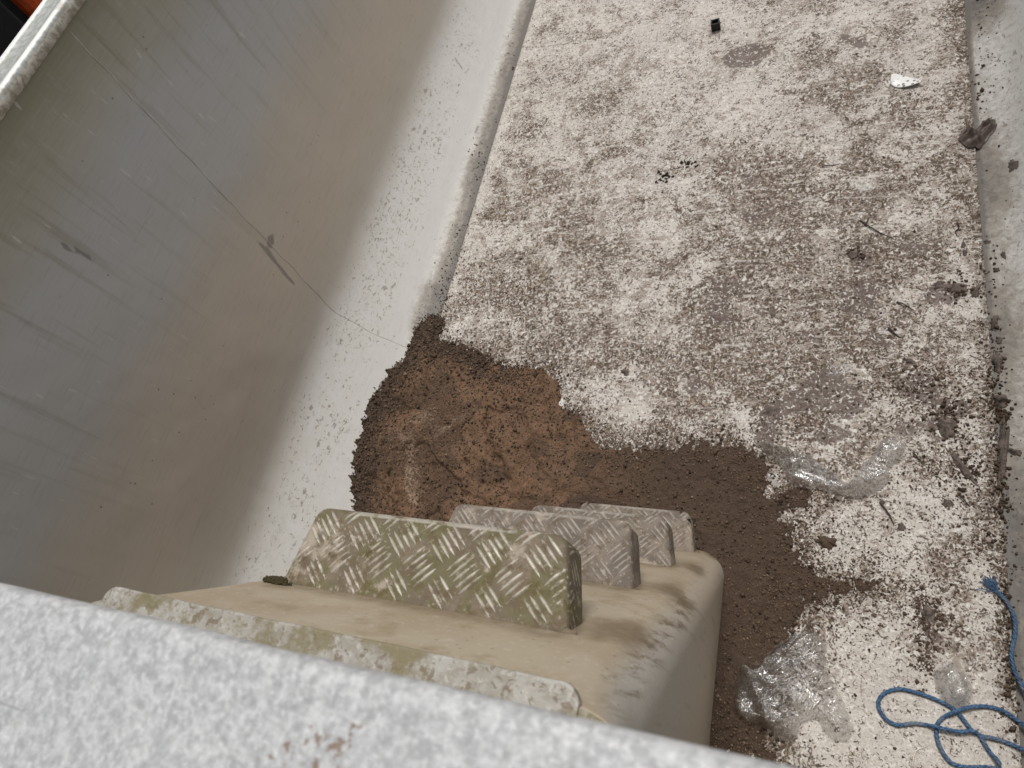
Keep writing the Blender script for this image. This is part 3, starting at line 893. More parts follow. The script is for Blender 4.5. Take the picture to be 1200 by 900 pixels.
cellin = inside[:-1, :-1] | inside[1:, :-1] | inside[:-1, 1:] | inside[1:, 1:]
idx = np.where(cellin)
nyh = len(hy)
a = idx[0] * nyh + idx[1]
Fh = np.stack([a, a + nyh, a + nyh + 1, a + 1], -1)
used = np.unique(Fh); remap = -np.ones(HX.size, int); remap[used] = np.arange(len(used))
Vh = np.stack([HX, HY, HZ], -1).reshape(-1, 3)[used]
cen = Vh[:, :2].mean(0)
heap = mesh_obj('soil_heap', Vh - np.array([cen[0], cen[1], 0]), remap[Fh], M_SOIL)
heap.location = (cen[0], cen[1], 0)
xh, yh = Vh[:, 0], Vh[:, 1]
lightb = .62 * blob_field(xh, yh, [(515, 500, 20, 16, -20, .8), (545, 505, 22, 7, -35, .75), (495, 540, 16, 24, 20, .75), (500, 570, 14, 20, 30, .8), (470, 520, 22, 20, 0, .5), (555, 470, 8, 16, 10, .55), (530, 545, 20, 9, -30, .5), (632, 520, 9, 6, 0, .3), (500, 590, 16, 10, 0, .6)], 1.6, 15)
darkb = sstep(.16, .0, SD.reshape(-1)[used]) * (xh < -1.2) + sstep(-.95, -.5, xh) * .85 + .5 * (fbm(xh, yh, 6, 3, 86) > .58)
vattr(heap, 'dirt', np.stack([np.clip(lightb, 0, 1), np.clip(darkb, 0, .9)], -1))
tag(heap, 'low spread heap of damp reddish brown soil around the foot of the stepped ram cover', 'soil heap')

def heap_z(x, y):
    i = np.clip(((x - hx[0]) / st).astype(int), 0, len(hx) - 1); j_ = np.clip(((y - hy[0]) / st).astype(int), 0, len(hy) - 1)
    inb = (x > hx[0]) & (x < hx[-1]) & (y > hy[0]) & (y < hy[-1])
    return np.where(inb & inside[i, j_], HZ[i, j_], surf(x)), np.where(inb, SD[i, j_], -1.0)

# loose crumbs: countless granules on the heap, round its edge and over the floor
def crumbs(name, pts, sizes, tones, label, cat):
    n = len(pts)
    oc = np.array([(1, 0, 0), (-1, 0, 0), (0, 1, 0), (0, -1, 0), (0, 0, 1), (0, 0, -1)], float)
    of = np.array([(0, 2, 4), (2, 1, 4), (1, 3, 4), (3, 0, 4), (2, 0, 5), (1, 2, 5), (3, 1, 5), (0, 3, 5)])
    q = RNG.normal(0, 1, (n, 4)); q /= np.linalg.norm(q, axis=1)[:, None]
    w, x, y, z = q.T
    R = np.stack([1 - 2 * (y * y + z * z), 2 * (x * y - z * w), 2 * (x * z + y * w), 2 * (x * y + z * w), 1 - 2 * (x * x + z * z), 2 * (y * z - x * w), 2 * (x * z - y * w), 2 * (y * z + x * w), 1 - 2 * (x * x + y * y)], -1).reshape(n, 3, 3)
    loc = oc[None] * RNG.uniform(.5, 1.25, (n, 6, 1)) * sizes[:, None, None]
    Vv = np.einsum('nij,nkj->nki', R, loc) * np.array([1, 1, .75]) + pts[:, None, :]
    Fv = (of[None] + 6 * np.arange(n)[:, None, None]).reshape(-1, 3)
    Vv = Vv.reshape(-1, 3)
    me = bpy.data.meshes.new(name)
    me.vertices.add(len(Vv)); me.vertices.foreach_set('co', Vv.astype(np.float32).ravel())
    me.loops.add(len(Fv) * 3); me.loops.foreach_set('vertex_index', Fv.astype(np.int32).ravel())
    me.polygons.add(len(Fv)); me.polygons.foreach_set('loop_start', np.arange(0, len(Fv) * 3, 3, dtype=np.int32))
    me.update(); me.validate()
    me.materials.append(M_CRUMB)
    o = link(bpy.data.objects.new(name, me))
    vattr(o, 'tone', np.repeat(tones, 6))
    tag(o, label, cat, kind='stuff')
    return o

C_BLOBS = [(1085, 720, 40, 60, 10, 1.0), (1090, 770, 26, 40, 0, .9), (1060, 640, 100, 60, 0, .35), (1100, 560, 60, 50, 20, .5), (1080, 460, 80, 50, 15, .6), (1165, 520, 14, 110, 0, .8), (1160, 400, 14, 50, 0, .5),
           (960, 470, 80, 50, -20, .4), (935, 690, 60, 16, 0, 1.0), (905, 740, 30, 60, 0, .9), (870, 330, 90, 60, 0, .25), (1010, 340, 60, 60, 0, .35), (600, 330, 110, 80, 0, .15), (760, 530, 130, 30, 0, .6),
           (940, 620, 30, 50, 0, .8), (1160, 640, 20, 80, 0, .6), (1175, 800, 10, 70, 0, .7), (870, 860, 50, 60, 0, .9), (1000, 760, 60, 40, 0, .15), (1130, 330, 20, 40, 0, .5), (870, 195, 30, 10, 0, .35), (775, 205, 20, 8, 0, .7), (805, 192, 8, 6, 0, 1.2),
           (1160, 60, 12, 60, 0, .5), (900, 560, 40, 30, 0, .7)]
NC = 380000
cx_ = RNG.uniform(CX - HALF - .10, CX + HALF + .10, NC); cy_ = RNG.uniform(.01, 3.5, NC)
zz, sdh = heap_z(cx_, cy_)
prob = blob_field(cx_, cy_, C_BLOBS, .5, 19) * .42 * (.4 + 1.2 * fbm(cx_, cy_, 14, 3, 91))
prob += .95 * np.exp(-np.clip(-sdh, 0, 1) / np.where(cx_ > -1.1, .045, .02)) * (sdh <= 0)
prob += .6 * (sdh > 0) * (.35 + .65 * sstep(.12, .0, sdh))
strip_ = (np.abs(cx_ - CX) > HALF)
prob += strip_ * (cx_ < CX) * .34 * sstep(.075, 0, np.abs(cx_ - CX) - HALF) * sstep(3.2, .9, cy_)
prob += .012
ffade = .25 + .75 * sstep(3.0, 1.0, cy_)
keep = RNG.uniform(0, 1, NC) < prob * ffade * .62
inbox = (cx_ > BX - .3) & (cx_ < BX + .255) & (cy_ < .50)
keep &= ~inbox
cx_, cy_, zz, sdh = cx_[keep], cy_[keep], zz[keep], sdh[keep]
sz = np.clip(RNG.lognormal(math.log(.0021), .42, len(cx_)), .0009, .0065)
tone = np.clip(RNG.beta(1.3, 3.2, len(cx_)) + .15 * (sdh > .02) + .4 * (RNG.uniform(0, 1, len(cx_)) < .05), 0, 1)
tone = np.where((sdh > 0) & (cx_ > -1.25), np.clip(tone + .12, 0, 1), tone)
NB = 60000
bx2 = RNG.uniform(hx[0], hx[-1], NB); by2 = RNG.uniform(hy[0], hy[-1], NB)
bz2, bs2 = heap_z(bx2, by2)
kb = (bs2 > -.004) & (RNG.uniform(0, 1, NB) < np.where(bx2 < -1.0, .25 + .6 * sstep(.22, 0, bs2), .12)) & ~((bx2 > BX - .3) & (bx2 < BX + .255) & (by2 < .5))
bx2, by2, bz2 = bx2[kb], by2[kb], bz2[kb]
s2 = np.clip(RNG.lognormal(math.log(.0034), .38, len(bx2)), .0018, .010)
LB = [(515, 500, 20, 16, -20, .8), (545, 505, 22, 7, -35, .75), (495, 540, 16, 24, 20, .75), (498, 570, 12, 22, 10, .9), (470, 520, 22, 20, 0, .4), (555, 470, 8, 16, 10, .55), (530, 545, 20, 9, -30, .5), (500, 590, 12, 10, 0, .8)]
lb2 = np.clip(blob_field(bx2, by2, LB, .9, 16), 0, 1)
t2 = np.clip(RNG.beta(1.5, 4.0, len(bx2)) + .35 * (RNG.uniform(0, 1, len(bx2)) < .08) + lb2 * RNG.uniform(.2, 1.1, len(bx2)), 0, 1.6)
# black pellet cluster, and coarse mud along the right seam
px_, py_, ps_, pt_ = [], [], [], []
for (u, v, ru, rv, nn, s0, tn) in [(808, 193, 11, 5, 34, .0052, 0), (777, 208, 8, 5, 26, .0052, 0), (757, 205, 3, 2, 3, .004, 0), (1168, 430, 9, 40, 80, .004, .12), (1172, 560, 8, 60, 130, .0042, .12), (1172, 480, 12, 12, 70, .005, .1), (1120, 340, 20, 10, 70, .0045, .1), (1115, 490, 22, 24, 100, .0042, .12),
                                   (1135, 555, 20, 30, 90, .004, .12), (1180, 700, 8, 60, 80, .0036, .12), (1185, 800, 7, 50, 60, .0036, .12), (1088, 720, 20, 34, 170, .0034, .15), (1085, 775, 12, 22, 90, .0034, .12), (1070, 450, 30, 24, 90, .0038, .15), (1005, 300, 10, 10, 50, .004, .1), (500, 385, 10, 10, 60, .004, .2), (1160, 330, 16, 30, 40, .0034, .12), (520, 345, 7, 26, 90, .003, .15), (535, 300, 6, 30, 60, .0026, .15), (560, 190, 6, 22, 40, .003, .15), (600, 80, 6, 40, 30, .0028, .2), (1150, 80, 8, 70, 60, .0036, .25)]:
    c_ = S(u, v); a_ = S(u + ru, v) - c_; b_ = S(u, v - rv) - c_
    g1 = RNG.normal(0, .62, (nn, 2))
    px_ += list(c_[0] + g1[:, 0] * a_[0] + g1[:, 1] * b_[0]); py_ += list(c_[1] + g1[:, 0] * a_[1] + g1[:, 1] * b_[1])
    ps_ += list(np.clip(RNG.lognormal(math.log(s0), .35, nn), .0015, .011)); pt_ += list(np.clip(RNG.uniform(0, .2, nn) * (tn > 0) + tn, 0, 1))
px_, py_, ps_, pt_ = map(np.array, (px_, py_, ps_, pt_))
bx2 = np.r_[bx2, px_]; by2 = np.r_[by2, py_]; bz2 = np.r_[bz2, surf(px_)]; s2 = np.r_[s2, ps_]; t2 = np.r_[t2, pt_]
cx_ = np.r_[cx_, bx2]; cy_ = np.r_[cy_, by2]; zz = np.r_[zz, bz2]; sz = np.r_[sz, s2]; tone = np.r_[tone, t2]
crumbs('soil_crumbs', np.stack([cx_, cy_, zz + sz * .35], -1), sz, tone, 'loose dark soil crumbs strewn over the pale floor and along its seams', 'crumbs')

# ------------------------------------------------------------------ individual clods, leaves, twigs
def lump(name, u, v, ru, rv, rot, hgt, mat, seed, torn=.5, surf_fn=None):
    """flattened irregular clod lying on the floor; size and turn measured in the photograph, built on the floor itself"""
    c = S(u, v)
    cr, sr = math.cos(math.radians(rot)), math.sin(math.radians(rot))
    a = (S(u + ru * cr, v + ru * sr) - c)[:2]; b_ = (S(u - rv * sr, v + rv * cr) - c)[:2]
    nr, na = 10, 48
    V = []; Fc = []
    rs = np.random.default_rng(seed)
    ph = rs.uniform(0, 6.28, 8)
    for i in range(nr + 1):
        rr = i / nr
        for k in range(na):
            t = 2 * math.pi * k / na
            out = 1 + torn * (.35 * math.sin(2 * t + ph[0]) + .28 * math.sin(3 * t + ph[1]) + .22 * math.sin(5 * t + ph[2]) + .18 * math.sin(9 * t + ph[3]) + .9 * (vnoise(np.array([[6 + 3.4 * math.cos(t) + seed, 6 + 3.4 * math.sin(t)]]), seed)[0] - .5) + .5 * (vnoise(np.array([[6 + 7.4 * math.cos(t) + seed, 6 + 7.4 * math.sin(t)]]), seed)[0] - .5))
            p = a * rr * out * math.cos(t) + b_ * rr * out * math.sin(t)
            zq = hgt * (1 - rr ** 2.2) * (.35 + 1.3 * vnoise(np.array([[p[0] * 90 + seed, p[1] * 90]]), seed)[0]) 
            gz = float(surf(c[0] + p[0]))
            V.append((p[0], p[1], zq + gz - c[2] - (.002 if i == nr else 0)))
    for i in range(nr):
        for k in range(na):
            Fc.append((i * na + k, i * na + (k + 1) % na, (i + 1) * na + (k + 1) % na, (i + 1) * na + k)[::-1])
    o = mesh_obj(name, V, Fc, mat)
    o.location = c
    return o

CL = [  # u v ru rv rot height seed label
    (1172, 470, 14, 9, 0, .022, 'large black mud clod over the right floor seam, above the long mud ridge'),
    (1174, 530, 9, 46, 4, .016, 'long dark mud ridge lying along the right floor seam'),
    (1188, 530, 12, 5, 15, .014, 'dark mud clod at the right edge beside the long mud ridge'),
    (1108, 500, 12, 18, -40, .016, 'torn dark mud flake left of the right floor seam, pointing down to the ridge'),
    (1128, 548, 6, 26, -35, .010, 'narrow dark mud strip slanting towards the right floor seam'),
    (1120, 338, 20, 7, 10, .012, 'dark mud cluster left of the right seam, above the scraped arc'),
    (1143, 342, 5, 11, 35, .012, 'small upright dark clod touching the right floor seam'),
    (1100, 334, 10, 5, -10, .010, 'flat dark mud flake left of the mud cluster by the seam'),
    (1164, 378, 6, 10, 20, .014, 'dark clod on the strip right of the seam, beside the scraped arc'),
    (1170, 400, 5, 5, 0, .010, 'small dark clod on the right strip above the speckled dirt'),
    (1168, 425, 9, 14, 0, .012, 'ragged dark dirt clod on the right strip above the large clod'),
    (1156, 284, 5, 4, 0, .008, 'small black clod on the right strip, topmost of its scatter'),
    (1175, 300, 4, 5, 0, .008, 'small black clod on the right strip, rightmost of its scatter'),
    (1167, 317, 4, 4, 0, .007, 'small black clod on the right strip, lowest of its scatter'),
    (1128, 288, 4, 5, 10, .008, 'pair of dark pellets left of the right seam, upper one'),
    (1130, 297, 4, 4, 10, .008, 'dark pellet left of the right seam, just under another pellet'),
    (733, 437, 7, 5, 30, .012, 'single dark brown clod on the pale floor right of the soil heap tip'),
    (1066, 424, 10, 3.5, 10, .008, 'slim dark leaf-like clod on the speckled floor under the curved peel'),
    (1088, 720, 9, 14, -25, .010, 'brown mud patch clod above the small clear wrapper'),
    (1115, 724, 3.5, 7, 5, .010, 'upright dark pellet beside the brown mud patch'),
    (1056, 618, 6, 6, 0, .008, 'rough dark clod on the pale floor right of the brown leaf'),
    (1186, 195, 8, 8, 10, .010, 'brown clod on the right strip below the crumpled dark scrap'),
    (470, 432, 10, 7, 40, .02, 'dark clod stuck on the left edge of the soil heap'),
    (1110, 590, 10, 5, 10, .008, 'brown flake on the pale floor left of the seam ridge'),
    (1000, 300, 9, 8, 20, .008, 'dark peat tuft below the forked twig'),
    (905, 482, 16, 6, -20, .007, 'dark dry mud flake left of the damp grey smear'),
]
for k, (u, v, ru, rv, rot, hg, lab) in enumerate(CL):
    o = lump('mud_clod', u, v, ru * .85, rv * .85, rot, hg * .6, M_CLOD, 100 + k, .36)
    tag(o, lab, 'mud clod', 'dark mud clods on the trailer floor')

M_LEAF = plain('dead_brown_leaf', (.085, .055, .035), .8, 0, True)
o = lump('dead_leaf', 968, 635, 15, 6, 15, .012, M_LEAF, 37, .42)
tag(o, 'brown curled dead leaf alone on the pale floor right of the soil', 'leaf')
bm = bmesh.new()
for q in range(170):
    d_ = RNG.normal(0, 1, 3); d_ /= np.linalg.norm(d_); d_ *= RNG.uniform(.2, 1) ** .5
    M_ = Matrix.Translation((d_[0] * .026 + .004 * math.sin(q), d_[1] * .007, d_[2] * .0055)) @ Matrix.Diagonal((*RNG.uniform(.0018, .0042, 3), 1))
    bmesh.ops.create_icosphere(bm, subdivisions=1, radius=1, matrix=M_)
o = bm_obj('moss_clump', bm, plain('dark_moss', (.05, .04, .016), .95, 0, True), None, True)
o.location = (STEPS[0][1] + .010, STEPS[0][3] - .006, 2 - .905)
tag(o, 'small dark green moss clump at the left foot of the topmost tread step', 'moss')

def tube_thing(name, pts_px, rad, mat, label, cat, lift=.004, group=None, n=40, taper=True):
    P = np.array([S(u, v) for u, v in pts_px]); c = P[0].copy()
    Pc = catmull(P, max(2, n // len(P)))
    Pc[:, 2] = surf(Pc[:, 0]) + lift + .003 * np.sin(np.linspace(0, 5, len(Pc)))
    Pc[:, :2] += RNG.normal(0, rad * .12, (len(Pc), 2))
    rr = rad * (1 - .45 * np.linspace(0, 1, len(Pc))) if taper else rad
    V, Fc = sweep(Pc - c, rr, 6)
    o = mesh_obj(name, V, Fc, mat); o.location = c
    return tag(o, label, cat, group)
M_TWIG = plain('dark_twig', (.05, .038, .03), .85, 0, True)
tw = tube_thing('twig', [(1008, 260), (1018, 267), (1031, 274), (1045, 279)], .0026, M_TWIG, 'dark forked twig lying above the peat tuft', 'twig', group='thin twigs on the floor')
V, Fc = sweep(np.array([S(1013, 266), S(1016, 261), S(1018, 256)]) - np.array(tw.location), np.array([.003, .0025, .0015]), 6)
V = [(v[0], v[1], v[2] + .006) for v in V]
mesh_obj('side_shoot', V, Fc, M_TWIG, tw)
tube_thing('twig', [(963, 197), (972, 196), (984, 193)], .0022, M_TWIG, 'short straight dark twig in the middle of the speckled floor', 'twig', group='thin twigs on the floor')
tube_thing('twig', [(1121, 262), (1123, 268), (1119, 273), (1121, 277)], .0021, M_TWIG, 'small crooked twig left of the right floor seam', 'twig', group='thin twigs on the floor')
tube_thing('twig', [(1050, 355), (1060, 359), (1069, 363)], .0025, M_TWIG, 'thin dark twig above the curved black peel', 'twig', group='thin twigs on the floor')
tube_thing('twig', [(1041, 386), (1046, 391), (1055, 397)], .0042, M_TWIG, 'curved black peel-like twig over a pale bare spot', 'twig', group='thin twigs on the floor')
tube_thing('twig', [(1069, 531), (1074, 537), (1080, 542)], .0025, M_TWIG, 'dark twig right of the long clear plastic strip', 'twig', group='thin twigs on the floor')
tube_thing('twig', [(1031, 590), (1040, 602), (1047, 615)], .0025, M_TWIG, 'dark twig below the long clear plastic strip', 'twig', group='thin twigs on the floor')
tube_thing('twig', [(1124, 582), (1130, 588), (1136, 594)], .0022, M_TWIG, 'short dark twig beside the brown flake near the seam ridge', 'twig', group='thin twigs on the floor')
M_THREAD = plain('pale_thread', (.62, .58, .52), .7)
tube_thing('thread', [(1068, 899), (1071, 884), (1074, 879), (1086, 874), (1092, 868)], .0014, M_THREAD, 'thin pale thread on the floor below the blue rope loop', 'thread', .003, taper=False)

# black hollow plug
c = S(839, 34)
bm = bmesh.new()
rz = Matrix.Rotation(math.radians(8), 4, 'Z')
M_RUB = plain('black_rubber', (.012, .012, .012), .5)
w, l, hh, th = .036, .034, .034, .006
for sx in (-1, 1): add_box(bm, (sx * (w - th) / 2, 0, hh / 2), (th, l, hh), .0015)
for sy in (-1, 1): add_box(bm, (0, sy * (l - th) / 2, hh / 2), (w - 2 * th - .0004, th, hh - .0006), .0012)
add_box(bm, (0, 0, .004), (w - 2 * th, l - 2 * th, .006))
o = bm_obj('plastic_plug', bm, M_RUB); o.location = (c[0], c[1], 0.001); o.rotation_euler = (0, 0, .12)
tag(o, 'small black hollow plastic plug on the far pale floor', 'plug')

# white scrap with dark specks
def mat_scrap():
    m = MT('white_plastic_scrap')
    k = m.step(m.voro(60, None), .34, .22)
    c = m.mix(m.math('MULTIPLY', k, m.step(m.noise(40, 3), .42, .5)), (.74, .74, .73), (.12, .11, .1))
    return m.done(c, .4)
c = S(1056, 98); a = (S(1074, 99) - c)[:2]; b_ = (S(1056, 104.5) - c)[:2]
V = []; Fc = []
for i in range(7):
    for k in range(28):
        t = 2 * math.pi * k / 28; rr = i / 6
        wv = 1 + .16 * (vnoise(np.array([[5 + 2.6 * math.cos(t), 5 + 2.6 * math.sin(t)]]), 3)[0] - .5) + .03 * math.sin(3 * t + 1)
        p = a * rr * wv * math.cos(t) * (1 + .22 * math.cos(t)) + b_ * rr * wv * math.sin(t)
        V.append((p[0], p[1], .004 * rr ** 2 + .004 + .007 * math.sin(t * 2 + .6) * rr * rr))
for i in range(6):
    for k in range(28): Fc.append((i * 28 + k, (i + 1) * 28 + k, (i + 1) * 28 + (k + 1) % 28, i * 28 + (k + 1) % 28))
o = mesh_obj('plastic_scrap', V, Fc, mat_scrap()); o.location = (c[0], c[1], .001)
md = o.modifiers.new('thick', 'SOLIDIFY'); md.thickness = .002
tag(o, 'white oval plastic scrap with dark specks near the right seam', 'scrap')

# ------------------------------------------------------------------ crumpled films
def film(name, px_poly, amp, freq, mat, label, cat, seed, ang=0., folds=None, lift=.004):
    P = np.array([S(u, v)[:2] for u, v in px_poly]); c = P.mean(0)
    s_ = .0032
    fx = np.arange(P[:, 0].min() - .01, P[:, 0].max() + .01, s_); fy_ = np.arange(P[:, 1].min() - .01, P[:, 1].max() + .01, s_)
    XX, YY = np.meshgrid(fx, fy_, indexing='ij')
    sd = poly_dist(XX, YY, P) + (fbm(XX, YY, 18, 3, seed) - .5) * .02
    ca, sa = math.cos(ang), math.sin(ang)
    U_, W_ = ca * XX + sa * YY, (-sa * XX + ca * YY)
    wx = (fbm(XX, YY, 6, 3, seed + 3) - .5) * .16
    r1 = 1 - np.abs(2 * fbm(U_ * .45 + wx, W_ * 1.9 + wx, freq, 2, seed + 1) - 1)
    r2 = 1 - np.abs(2 * fbm(U_ + wx * 1.5, W_, freq * 2.4, 2, seed + 2) - 1)
    r3 = 1 - np.abs(2 * fbm(U_ * .6, W_ * 1.5, freq * 5.5, 2, seed + 4) - 1)
    r4 = 1 - np.abs(2 * fbm(U_ * .35 + wx, W_ * 2.4 + wx, freq * 5, 2, seed + 6) - 1)
    hgt = amp * (.10 + .45 * r1 ** 6 + .55 * r2 ** 7 + .34 * r3 ** 6 + .40 * r4 ** 7) * sstep(-.002, .022, sd)
    if folds:
        for (u1, v1, u2, v2, w_, hh_) in folds:
            a, b_ = S(u1, v1)[:2], S(u2, v2)[:2]; e = b_ - a; L = e @ e
            t = np.clip(((XX - a[0]) * e[0] + (YY - a[1]) * e[1]) / L, 0, 1)
            dd = np.hypot(XX - a[0] - t * e[0], YY - a[1] - t * e[1])
            hgt = hgt + hh_ * np.maximum(0, 1 - dd / w_) * sstep(0, .02, sd)
    gz, _ = heap_z(XX.ravel(), YY.ravel())
    gz = gz.reshape(XX.shape)
    for it in range(12):
        g2 = gz.copy(); g2[1:-1, 1:-1] = .25 * (gz[2:, 1:-1] + gz[:-2, 1:-1] + gz[1:-1, 2:] + gz[1:-1, :-2]); gz = np.maximum(g2, gz)
    ZZ = gz + lift + hgt
    ok = sd > 0
    ce = ok[:-1, :-1] & ok[1:, :-1] & ok[:-1, 1:] & ok[1:, 1:]
    ii = np.where(ce); n_ = len(fy_); a = ii[0] * n_ + ii[1]
    Ff = np.stack([a, a + n_, a + n_ + 1, a + 1], -1)
    us = np.unique(Ff); rm = -np.ones(XX.size, int); rm[us] = np.arange(len(us))
    Vf = np.stack([XX - c[0], YY - c[1], ZZ], -1).reshape(-1, 3)[us]
    o = mesh_obj(name, Vf, rm[Ff], mat)
    o.location = (c[0], c[1], 0)
    return tag(o, label, cat)
FILM1 = mat_film('clear_film_bag', .12, (.985, .98, .97)); FILM2 = mat_film('clear_film_strip', .34, (.985, .98, .975)); FILM3 = mat_film('clear_film_wrapper', .22, (.985, .985, .98))
film('plastic_bag', [(862, 790), (872, 778), (890, 780), (905, 762), (925, 745), (940, 740), (960, 742), (972, 755), (968, 785), (985, 815), (998, 850), (996, 872), (975, 870), (955, 845), (940, 850), (930, 868), (912, 868), (895, 850), (875, 848), (858, 835)], .05, 5, FILM1,
     'large crumpled clear plastic bag lying on soil beside the ram cover foot', 'plastic bag', 201, .8,
     [(872, 780, 900, 840, .02, .03), (880, 788, 950, 835, .022, .035), (905, 790, 960, 775, .02, .025), (900, 850, 940, 842, .02, .03), (950, 820, 985, 855, .02, .02)])
film('plastic_strip', [(888, 522), (905, 520), (925, 527), (950, 536), (970, 550), (990, 565), (1002, 566), (1008, 550), (1018, 535), (1030, 515), (1050, 512), (1062, 520), (1058, 538), (1045, 550), (1040, 566), (1030, 580), (1005, 586), (975, 582), (950, 574), (925, 570), (918, 552), (905, 538), (895, 530)], .03, 6, FILM2,
     'long twisted clear plastic strip on the dirty floor, curling up at its right end', 'plastic film', 223, -.5,
     [(892, 524, 950, 543, .016, .03), (950, 543, 1000, 572, .016, .035), (925, 563, 985, 580, .014, .02), (1000, 574, 1036, 562, .02, .03), (985, 555, 1002, 572, .01, .02)])
film('plastic_wrapper', [(1092, 785), (1105, 778), (1120, 775), (1132, 788), (1140, 803), (1140, 818), (1130, 830), (1115, 832), (1102, 822), (1096, 805)], .04, 8, FILM3,
     'small crumpled clear plastic wrapper under the blue rope crossing', 'plastic wrapper', 241, 1.1, [(1100, 790, 1118, 815, .02, .03), (1122, 778, 1136, 820, .014, .03)])
# crumpled dark scrap on the right seam
M_RAG = plain('dark_crumpled_film', (.115, .088, .078), .45, 0, True)
o = film('crumpled_scrap', [(1120, 165), (1128, 150), (1140, 152), (1150, 142), (1165, 140), (1168, 152), (1158, 165), (1148, 176), (1132, 176), (1126, 172)], .016, 14, M_RAG,
     'dark brown crumpled scrap lying across the right floor seam', 'scrap', 261, .6, [(1125, 168, 1155, 148, .012, .016), (1135, 174, 1163, 150, .010, .018), (1130, 158, 1150, 170, .008, .012)])

# ------------------------------------------------------------------ blue rope
M_ROPE = mat_rope()
RP = [(1170, 697, 0), (1179, 707, 0), (1186, 725, 0), (1187, 745, 0), (1184, 765, 0), (1187, 785, 0), (1195, 805, 0), (1207, 828, 0), (1222, 850, 0), (1222, 868, 0), (1207, 864, 0),
      (1198, 852, 0), (1186, 841, 0), (1171, 832, 0), (1152, 828, 0), (1132, 830, 1), (1118, 835, 1), (1105, 841, 0), (1097, 851, 0), (1098, 868, 0), (1104, 882, 0), (1114, 894, 0), (1130, 899, 0), (1152, 899, 0), (1168, 900, 0), (1168, 893, 1),
      (1160, 883, 0), (1153, 872, 0), (1147, 862, 0), (1138, 857, 1), (1127, 858, 1), (1115, 857, 1), (1098, 853, 1), (1085, 850, 0), (1070, 848, 0), (1052, 850, 0), (1040, 845, 0), (1031, 834, 0), (1029, 822, 0), (1037, 812, 0), (1054, 808, 0), (1073, 812, 0), (1093, 819, 0),
      (1110, 827, 0), (1121, 835, 0), (1130, 846, 0), (1139, 857, 0), (1150, 863, 0), (1172, 868, 0), (1198, 880, 0), (1222, 892, 0)]
C0 = []
for u, v, lv in RP:
    p = S(u, v); C0.append((p[0], p[1], float(surf(p[0])) + .0062 + .0095 * lv))
C0 = np.array(C0)
for k in range(1, len(C0)): pass
path = catmull(C0, 14)
# resample evenly
path[:, 2] = np.maximum(path[:, 2], np.max([surf(path[:, 0] + q_) for q_ in (-.014, -.007, 0, .007, .014)], axis=0) + .0055)
dl = np.r_[0, np.cumsum(np.linalg.norm(np.diff(path, axis=0), axis=1))]
sN = np.arange(0, dl[-1], .0028)
path = np.stack([np.interp(sN, dl, path[:, k]) for k in range(3)], -1)
T = np.gradient(path, axis=0); T /= np.linalg.norm(T, axis=1)[:, None]
side = np.cross(T, (0, 0, 1.)); side /= np.linalg.norm(side, axis=1)[:, None]
bn = np.cross(side, T)
V = []; Fc = []
org = path[0].copy()
for q in range(3):
    ang = 2 * math.pi * (sN / .030) + q * 2 * math.pi / 3
    sp = path + (side * np.cos(ang)[:, None] + bn * np.sin(ang)[:, None]) * .0024
    v_, f_ = sweep(sp - org, .0025, 6)
    o0 = len(V); V += list(v_); Fc += [tuple(i + o0 for i in f) for f in f_]
rope = mesh_obj('rope', V, Fc, M_ROPE); rope.location = org
tag(rope, 'tangled blue twisted rope with a frayed end lying over the right floor seam', 'rope')
# frayed end
V = []; Fc = []
d0 = -T[0]; 
for q in range(26):
    a = RNG.normal(0, .30); L = RNG.uniform(.025, .05)
    dv_ = np.array([d0[0] * math.cos(a) - d0[1] * math.sin(a), d0[0] * math.sin(a) + d0[1] * math.cos(a), 0])
    p0 = RNG.normal(0, .002, 3)
    pts = [p0 - dv_ * .006, p0 + dv_ * L * .35 + (0, 0, .001), p0 + dv_ * L * .7 + RNG.normal(0, .002, 3), p0 + dv_ * L + RNG.normal(0, .003, 3)]
    pts = np.array(pts); pts[:, 2] = np.maximum(pts[:, 2], -.003)
    v_, f_ = sweep(catmull(pts, 3), .0011, 4)
    o0 = len(V); V += list(v_); Fc += [tuple(i + o0 for i in f) for f in f_]
mesh_obj('frayed_end', V, Fc, M_ROPE, rope)

# ------------------------------------------------------------------ outside
m = MT('yard_ground')
n = m.noise(3, 6, .65); f = m.noise(90, 4, .7)
c_ = m.mix(m.step(n, .35, .65), (.045, .043, .04), (.075, .07, .063)); c_ = m.mix(m.math('MULTIPLY', m.step(f, .55, .7), .5), c_, (.13, .125, .115))
GM = m.done(c_, .9, 0, m.bump(f, .5, .004))
g = mesh_obj('ground', [(-400, -400, -1.25), (400, -400, -1.25), (400, 400, -1.25), (-400, 400, -1.25)], [(0, 1, 2, 3)], GM, None, False)
tag(g, kind='structure')

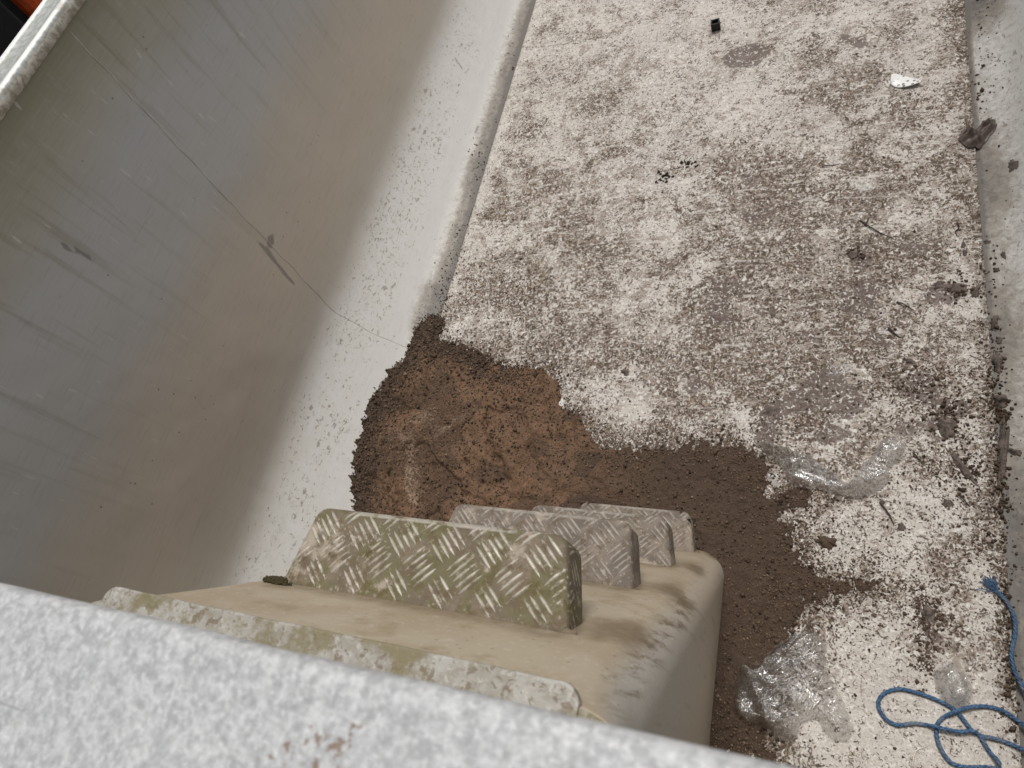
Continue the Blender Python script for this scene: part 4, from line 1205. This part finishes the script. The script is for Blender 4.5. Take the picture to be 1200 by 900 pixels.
lorry = empty('parked_lorry', (-5.25, 1.0, -1.25))
tag(lorry, 'parked lorry with orange cab and black body seen beyond the left side rail', 'lorry')
M_OR = plain('orange_paint', (.55, .085, .02), .35); M_BK = plain('black_cover', (.006, .006, .007), .85); M_TY = plain('tyre_rubber', (.015, .015, .015), .8)
bm = bmesh.new(); add_box(bm, (0, 2.86, 1.65), (2.4, 2.1, 2.3), .06); cab = bm_obj('cab', bm, M_OR, lorry)
bm = bmesh.new(); add_box(bm, (1.202, 3.15, 2.1), (.012, .8, .75), .004); bm_obj('side_window', bm, plain('dark_glass', (.01, .012, .014), .1), cab)
bm = bmesh.new(); add_box(bm, (0, -1.8, 2.0), (2.5, 7.0, 2.6), .03); bm_obj('cargo_body', bm, M_BK, lorry)
bm = bmesh.new(); add_box(bm, (0, -1.0, .55), (.9, 8.6, .25), .01); add_box(bm, (0, 1.755, 1.6), (2.3, .1, 2.0)); bm_obj('chassis_frame', bm, M_BK, lorry)
for sx in (-1, 1):
    for y in (2.9, -3.2, -4.3):
        bm = bmesh.new()
        r = bmesh.ops.create_cone(bm, cap_ends=True, segments=40, radius1=.5, radius2=.5, depth=.3)
        bmesh.ops.rotate(bm, verts=bm.verts, cent=(0, 0, 0), matrix=Matrix.Rotation(math.pi / 2, 3, 'Y'))
        bmesh.ops.bevel(bm, geom=[e for e in bm.edges if len(e.link_faces) == 2 and any(len(f_.verts) > 10 for f_ in e.link_faces)], offset=.04, segments=3, affect='EDGES')
        w_ = bm_obj('wheel', bm, M_TY, lorry, False); w_.location = (sx * 1.04, y, .5)
        if sx: pass

# ------------------------------------------------------------------ light and camera
SUN_EL, SUN_AZ = math.radians(68), math.radians(14)      # azimuth measured from +Y towards +X
w = bpy.data.worlds.new('World'); SC.world = w; w.use_nodes = True
nt = w.node_tree
sky = nt.nodes.new('ShaderNodeTexSky'); sky.sky_type = 'NISHITA'; sky.sun_disc = False
sky.sun_elevation = SUN_EL; sky.sun_rotation = SUN_AZ
sky.dust_density = 4.0; sky.air_density = 1.0
hs = nt.nodes.new('ShaderNodeHueSaturation'); hs.inputs['Saturation'].default_value = .22
nt.links.new(sky.outputs[0], hs.inputs['Color'])
bgd = nt.nodes['Background']; nt.links.new(hs.outputs[0], bgd.inputs['Color']); bgd.inputs['Strength'].default_value = .088
sd_ = bpy.data.lights.new('sun', 'SUN'); sd_.energy = 1.5; sd_.angle = math.radians(18); sd_.color = (1, .965, .92)
so = bpy.data.objects.new('sun', sd_); COL.objects.link(so)
dirv = Vector((math.sin(SUN_AZ) * math.cos(SUN_EL), math.cos(SUN_AZ) * math.cos(SUN_EL), math.sin(SUN_EL)))
so.rotation_euler = dirv.to_track_quat('Z', 'Y').to_euler(); so.location = dirv * 20

cam = bpy.data.cameras.new('camera'); co = bpy.data.objects.new('camera', cam); COL.objects.link(co)
cam.sensor_width = 36; cam.lens = FPX / 1200 * 36; cam.clip_start = .02; cam.clip_end = 2000
ri = Vector((RX[0], RY[0], -RD[0])).normalized()
fw = Vector((RX[2], RY[2], -RD[2])).normalized()
up = ri.cross(fw).normalized(); fw = up.cross(ri)
co.matrix_world = Matrix(((ri.x, up.x, -fw.x, CAM[0]), (ri.y, up.y, -fw.y, CAM[1]), (ri.z, up.z, -fw.z, CAM[2]), (0, 0, 0, 1)))
cam.dof.use_dof = True; cam.dof.focus_distance = 1.75; cam.dof.aperture_fstop = 7.5
SC.camera = co
SC.view_settings.view_transform = 'Standard'; SC.view_settings.look = 'None'; SC.view_settings.gamma = 1
SC.view_settings.exposure = 0.40
SC.cycles.transparent_max_bounces = 16
